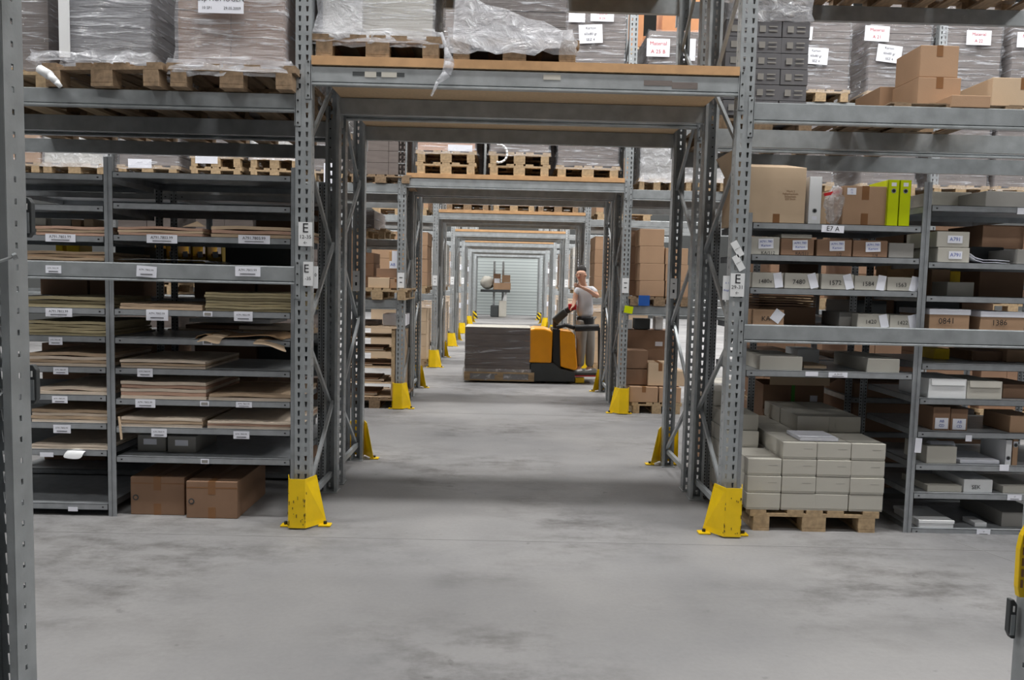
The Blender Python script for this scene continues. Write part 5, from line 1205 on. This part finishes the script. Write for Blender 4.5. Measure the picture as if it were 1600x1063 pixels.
# ------------------------------------------------------------ the driver
def skin_mesh(name, nodes, edges, m, parent, sub=2, root=0):
    """nodes: list of (x, y, z, rx, ry)"""
    o0 = ORG[parent.name]
    me = bpy.data.meshes.new(name); me.from_pydata([Vector(n[:3])-o0 for n in nodes], edges, []); me.materials.append(M[m])
    o = bpy.data.objects.new(name, me); COL.objects.link(o); o.parent = parent; ORG[o.name] = o0
    sk = o.modifiers.new('skin', 'SKIN'); sk.use_smooth_shade = True; sk.use_x_symmetry = False; sk.branch_smoothing = .6
    for v, n in zip(me.skin_vertices[0].data, nodes): v.radius = (n[3], n[4] if len(n) > 4 else n[3])
    me.skin_vertices[0].data[root].use_root = True
    s_ = o.modifiers.new('sub', 'SUBSURF'); s_.levels = sub; s_.render_levels = sub
    return o
YD = YT+.42
def J(px, py, dy, r, r2=None): a = at(px, py, YD+dy); return (a.x, YD+dy, a.z, r, r2 or r)
per = thing('person', (at(914, 583, YD).x, YD, at(914, 583, YD).z), 'man in light grey t-shirt on the pallet truck, hand raised to his chin', 'person')
B_ = [J(914, 500, 0, .07, .09), J(914, 488, 0, .07, .09), J(914, 470, 0, .085, .11), J(914, 456, 0, .085, .12), J(913, 449, 0, .055, .065), J(911, 443, -.01, .05), J(909, 437, -.03, .062, .07), J(908, 430, -.04, .086, .092), J(908, 422, -.03, .076, .084),
      # arm on the right of the picture: shoulder, elbow, wrist, palm
      J(925, 451, -.02, .052), J(934, 464, -.12, .042), J(920, 454, -.30, .032), J(909, 449, -.36, .026), J(904, 447, -.38, .03, .018),
      # other arm
      J(901, 452, -.02, .052), J(898, 469, -.06, .042), J(896, 478, -.14, .030), J(894, 480, -.18, .028, .02),
      # legs
      J(909, 507, -.05, .085), J(908, 540, -.06, .058), J(906, 573, -.04, .038), J(901, 580, -.10, .035, .03),
      J(920, 507, .06, .085), J(922, 540, .04, .058), J(921, 573, .08, .038), J(916, 580, .0, .035, .03)]
E_ = [(0, 1), (1, 2), (2, 3), (3, 4), (4, 5), (5, 6), (6, 7), (7, 8), (3, 9), (9, 10), (10, 11), (11, 12), (12, 13), (3, 14), (14, 15), (15, 16), (16, 17), (0, 18), (18, 19), (19, 20), (20, 21), (0, 22), (22, 23), (23, 24), (24, 25)]
def fingers(base, idx, d, up, ln):
    p = Vector(base[:3]); d = Vector(d).normalized(); up = Vector(up).normalized(); sd = d.cross(up)
    for i, (o_, l_) in enumerate(((-.026, .8), (-.009, .95), (.009, 1), (.026, .85))):
        q = p+up*o_+d*.02; r = q+d*.03*l_*ln; e = r+(d*.6+sd*.8).normalized()*.035*l_*ln
        k = len(B_); B_.extend([(*q, .009), (*r, .0085), (*e, .0075)]); E_.extend([(idx, k), (k, k+1), (k+1, k+2)])
    q = p+up*.03-d*.01; e = q+up*.03+d*.03; k = len(B_); B_.extend([(*q, .01), (*e, .009)]); E_.extend([(idx, k), (k, k+1)])
fingers(B_[13], 13, (-1, -.2, .25), (.2, 0, 1), 1.1); fingers(B_[17], 17, (-.5, -.3, -.6), (0, 1, 0), 1.0)
skin_mesh('body', B_, E_, 'skin', per)
T_ = [J(914, 500, 0, .125, .158), J(914, 480, 0, .115, .15), J(914, 468, 0, .125, .16), J(914, 456, 0, .125, .165), J(913, 449.5, 0, .085, .10), J(924, 450.5, -.02, .072), J(931, 460, -.08, .062), J(902, 451.5, -.02, .072), J(899, 462, -.045, .062)]
skin_mesh('t_shirt', T_, [(0, 1), (1, 2), (2, 3), (3, 4), (3, 5), (5, 6), (3, 7), (7, 8)], 'shirt', per)
L_ = [J(914, 490, 0, .11, .14), J(909, 508, -.05, .11), J(908, 540, -.06, .085), J(906, 574, -.04, .075), J(920, 508, .06, .11), J(922, 540, .04, .085), J(921, 574, .08, .075)]
skin_mesh('trousers', L_, [(0, 1), (1, 2), (2, 3), (0, 4), (4, 5), (5, 6)], 'trouser', per)
bl = MB(); c0 = J(914, 507, 0, 1); c1 = J(914, 495, 0, 1); bl.tube(c0[:3], c1[:3], .148, 24, 0, .140); bl.build('belt', 'black', per, bevel=.02, smooth=False)
for (u, dy) in ((906, -.05), (921, .07)): skin_mesh('shoe', [J(u+2, 579, dy+.03, .042, .04), J(u-2, 580, dy-.05, .042, .034), J(u-7, 581, dy-.1, .036, .028)], [(0, 1), (1, 2)], 'white', per, 2)
skin_mesh('hair', [J(909, 427, .03, .084, .092), J(909, 421, -.0, .088, .096), J(908, 419, -.05, .072, .078)], [(0, 1), (1, 2)], 'hair', per, 2)
h = B_[7]; hx, hy, hz = h[0], h[1], h[2]; fd = Vector((-.55, -.83, 0)).normalized(); sd = Vector((fd.y, -fd.x, 0))
m = MB(); p = Vector((hx, hy, hz))
for s_ in (-1, 1):
    e = p+fd*.080+sd*.03*s_+Vector((0, 0, .008)); MB().tube(e, e+fd*.008, .007, 8).build('eye', 'hair', per)
    e = p+sd*.083*s_+Vector((0, 0, -.004)); MB().tube(e, e+sd*.014*s_, .024, 8, 0, .018).build('ear', 'skin', per, smooth=True)
e = p+fd*.079+Vector((0, 0, .0)); MB().hexa([e+sd*-.012+Vector((0, 0, -.028)), e+sd*.012+Vector((0, 0, -.028)), e+sd*.012+fd*.02+Vector((0, 0, -.028)), e+sd*-.012+fd*.02+Vector((0, 0, -.028)), e+sd*-.006+Vector((0, 0, .012)), e+sd*.006+Vector((0, 0, .012)), e+sd*.006+fd*.008+Vector((0, 0, .012)), e+sd*-.006+fd*.008+Vector((0, 0, .012))]).build('nose', 'skin', per, bevel=.004)
e = p+fd*.080+Vector((0, 0, -.045)); MB().bar(e-sd*.022, e+sd*.022, .010, .012, (0, 0, 1)).build('mouth', 'redink', per, bevel=.002)
# ------------------------------------------------------------ far end of the passage
YE = 35.6
def ex(px): return at(px, 450, YE).x
def ez(py): return at(780, py, YE).z
t = thing('order_picker', (ex(778), YE+.2, 0), 'pale grey lift truck with raised platform in front of the far roller door', 'lift truck')
MB().box(ex(780), ex(792), YE, YE+.6, .01, ez(470)).build('cabinet', 'greybox', t, bevel=.03)
MB().xprof([(ex(785), ez(472)), (ex(792), ez(472)), (ex(792), ez(457)), (ex(789), ez(457))], YE+.1, YE+.5).build('side_panel', 'white', t)
MB().box(ex(767), ex(780), YE+.1, YE+.9, .01, ez(478)).build('motor_housing', 'darkgrey', t, bevel=.03)
for px in (770, 784): MB().box(ex(px), ex(px)+.1, YE+.5, YE+.6, ez(478), ez(408)).build('mast_rail', 'steel', t)
MB().box(ex(751), ex(797), YE-.1, YE+.9, ez(457), ez(453)).build('platform', 'darkgrey', t)
for p0, p1, pt, pb, m_, lb in ((771, 798, 442, 452.9, 'card', 'brown carton at the bottom of the pile on the far raised platform'), (771, 782, 428, 441.7, 'card_dark', 'brown carton with white paper on the far raised platform'), (784, 797, 430, 441.7, 'card', 'tan carton, upper right of the pile on the far platform')):
    Y = YE-.05; z0 = at((p0+p1)/2, pb, Y).z
    carton(ex(p0), ex(p1), Y, Y+.6, z0+.004, at((p0+p1)/2, pt, Y).z, lb, m=m_, tape=None, paper=[(.5, .2, .25, .2, 0, None)] if pt == 428 else None)
o = blob(ex(761), YE+.35, ez(452.8), .30, .35, .60, 9, amp=.15); tag(o.build('plastic_bundle', 'film_crumple' if False else 'greybox', smooth=True), 'grey white bundle of bags left of the far cartons', 'bundle')
t = thing('street_cone', (0, 0, 0), '', '') if False else None
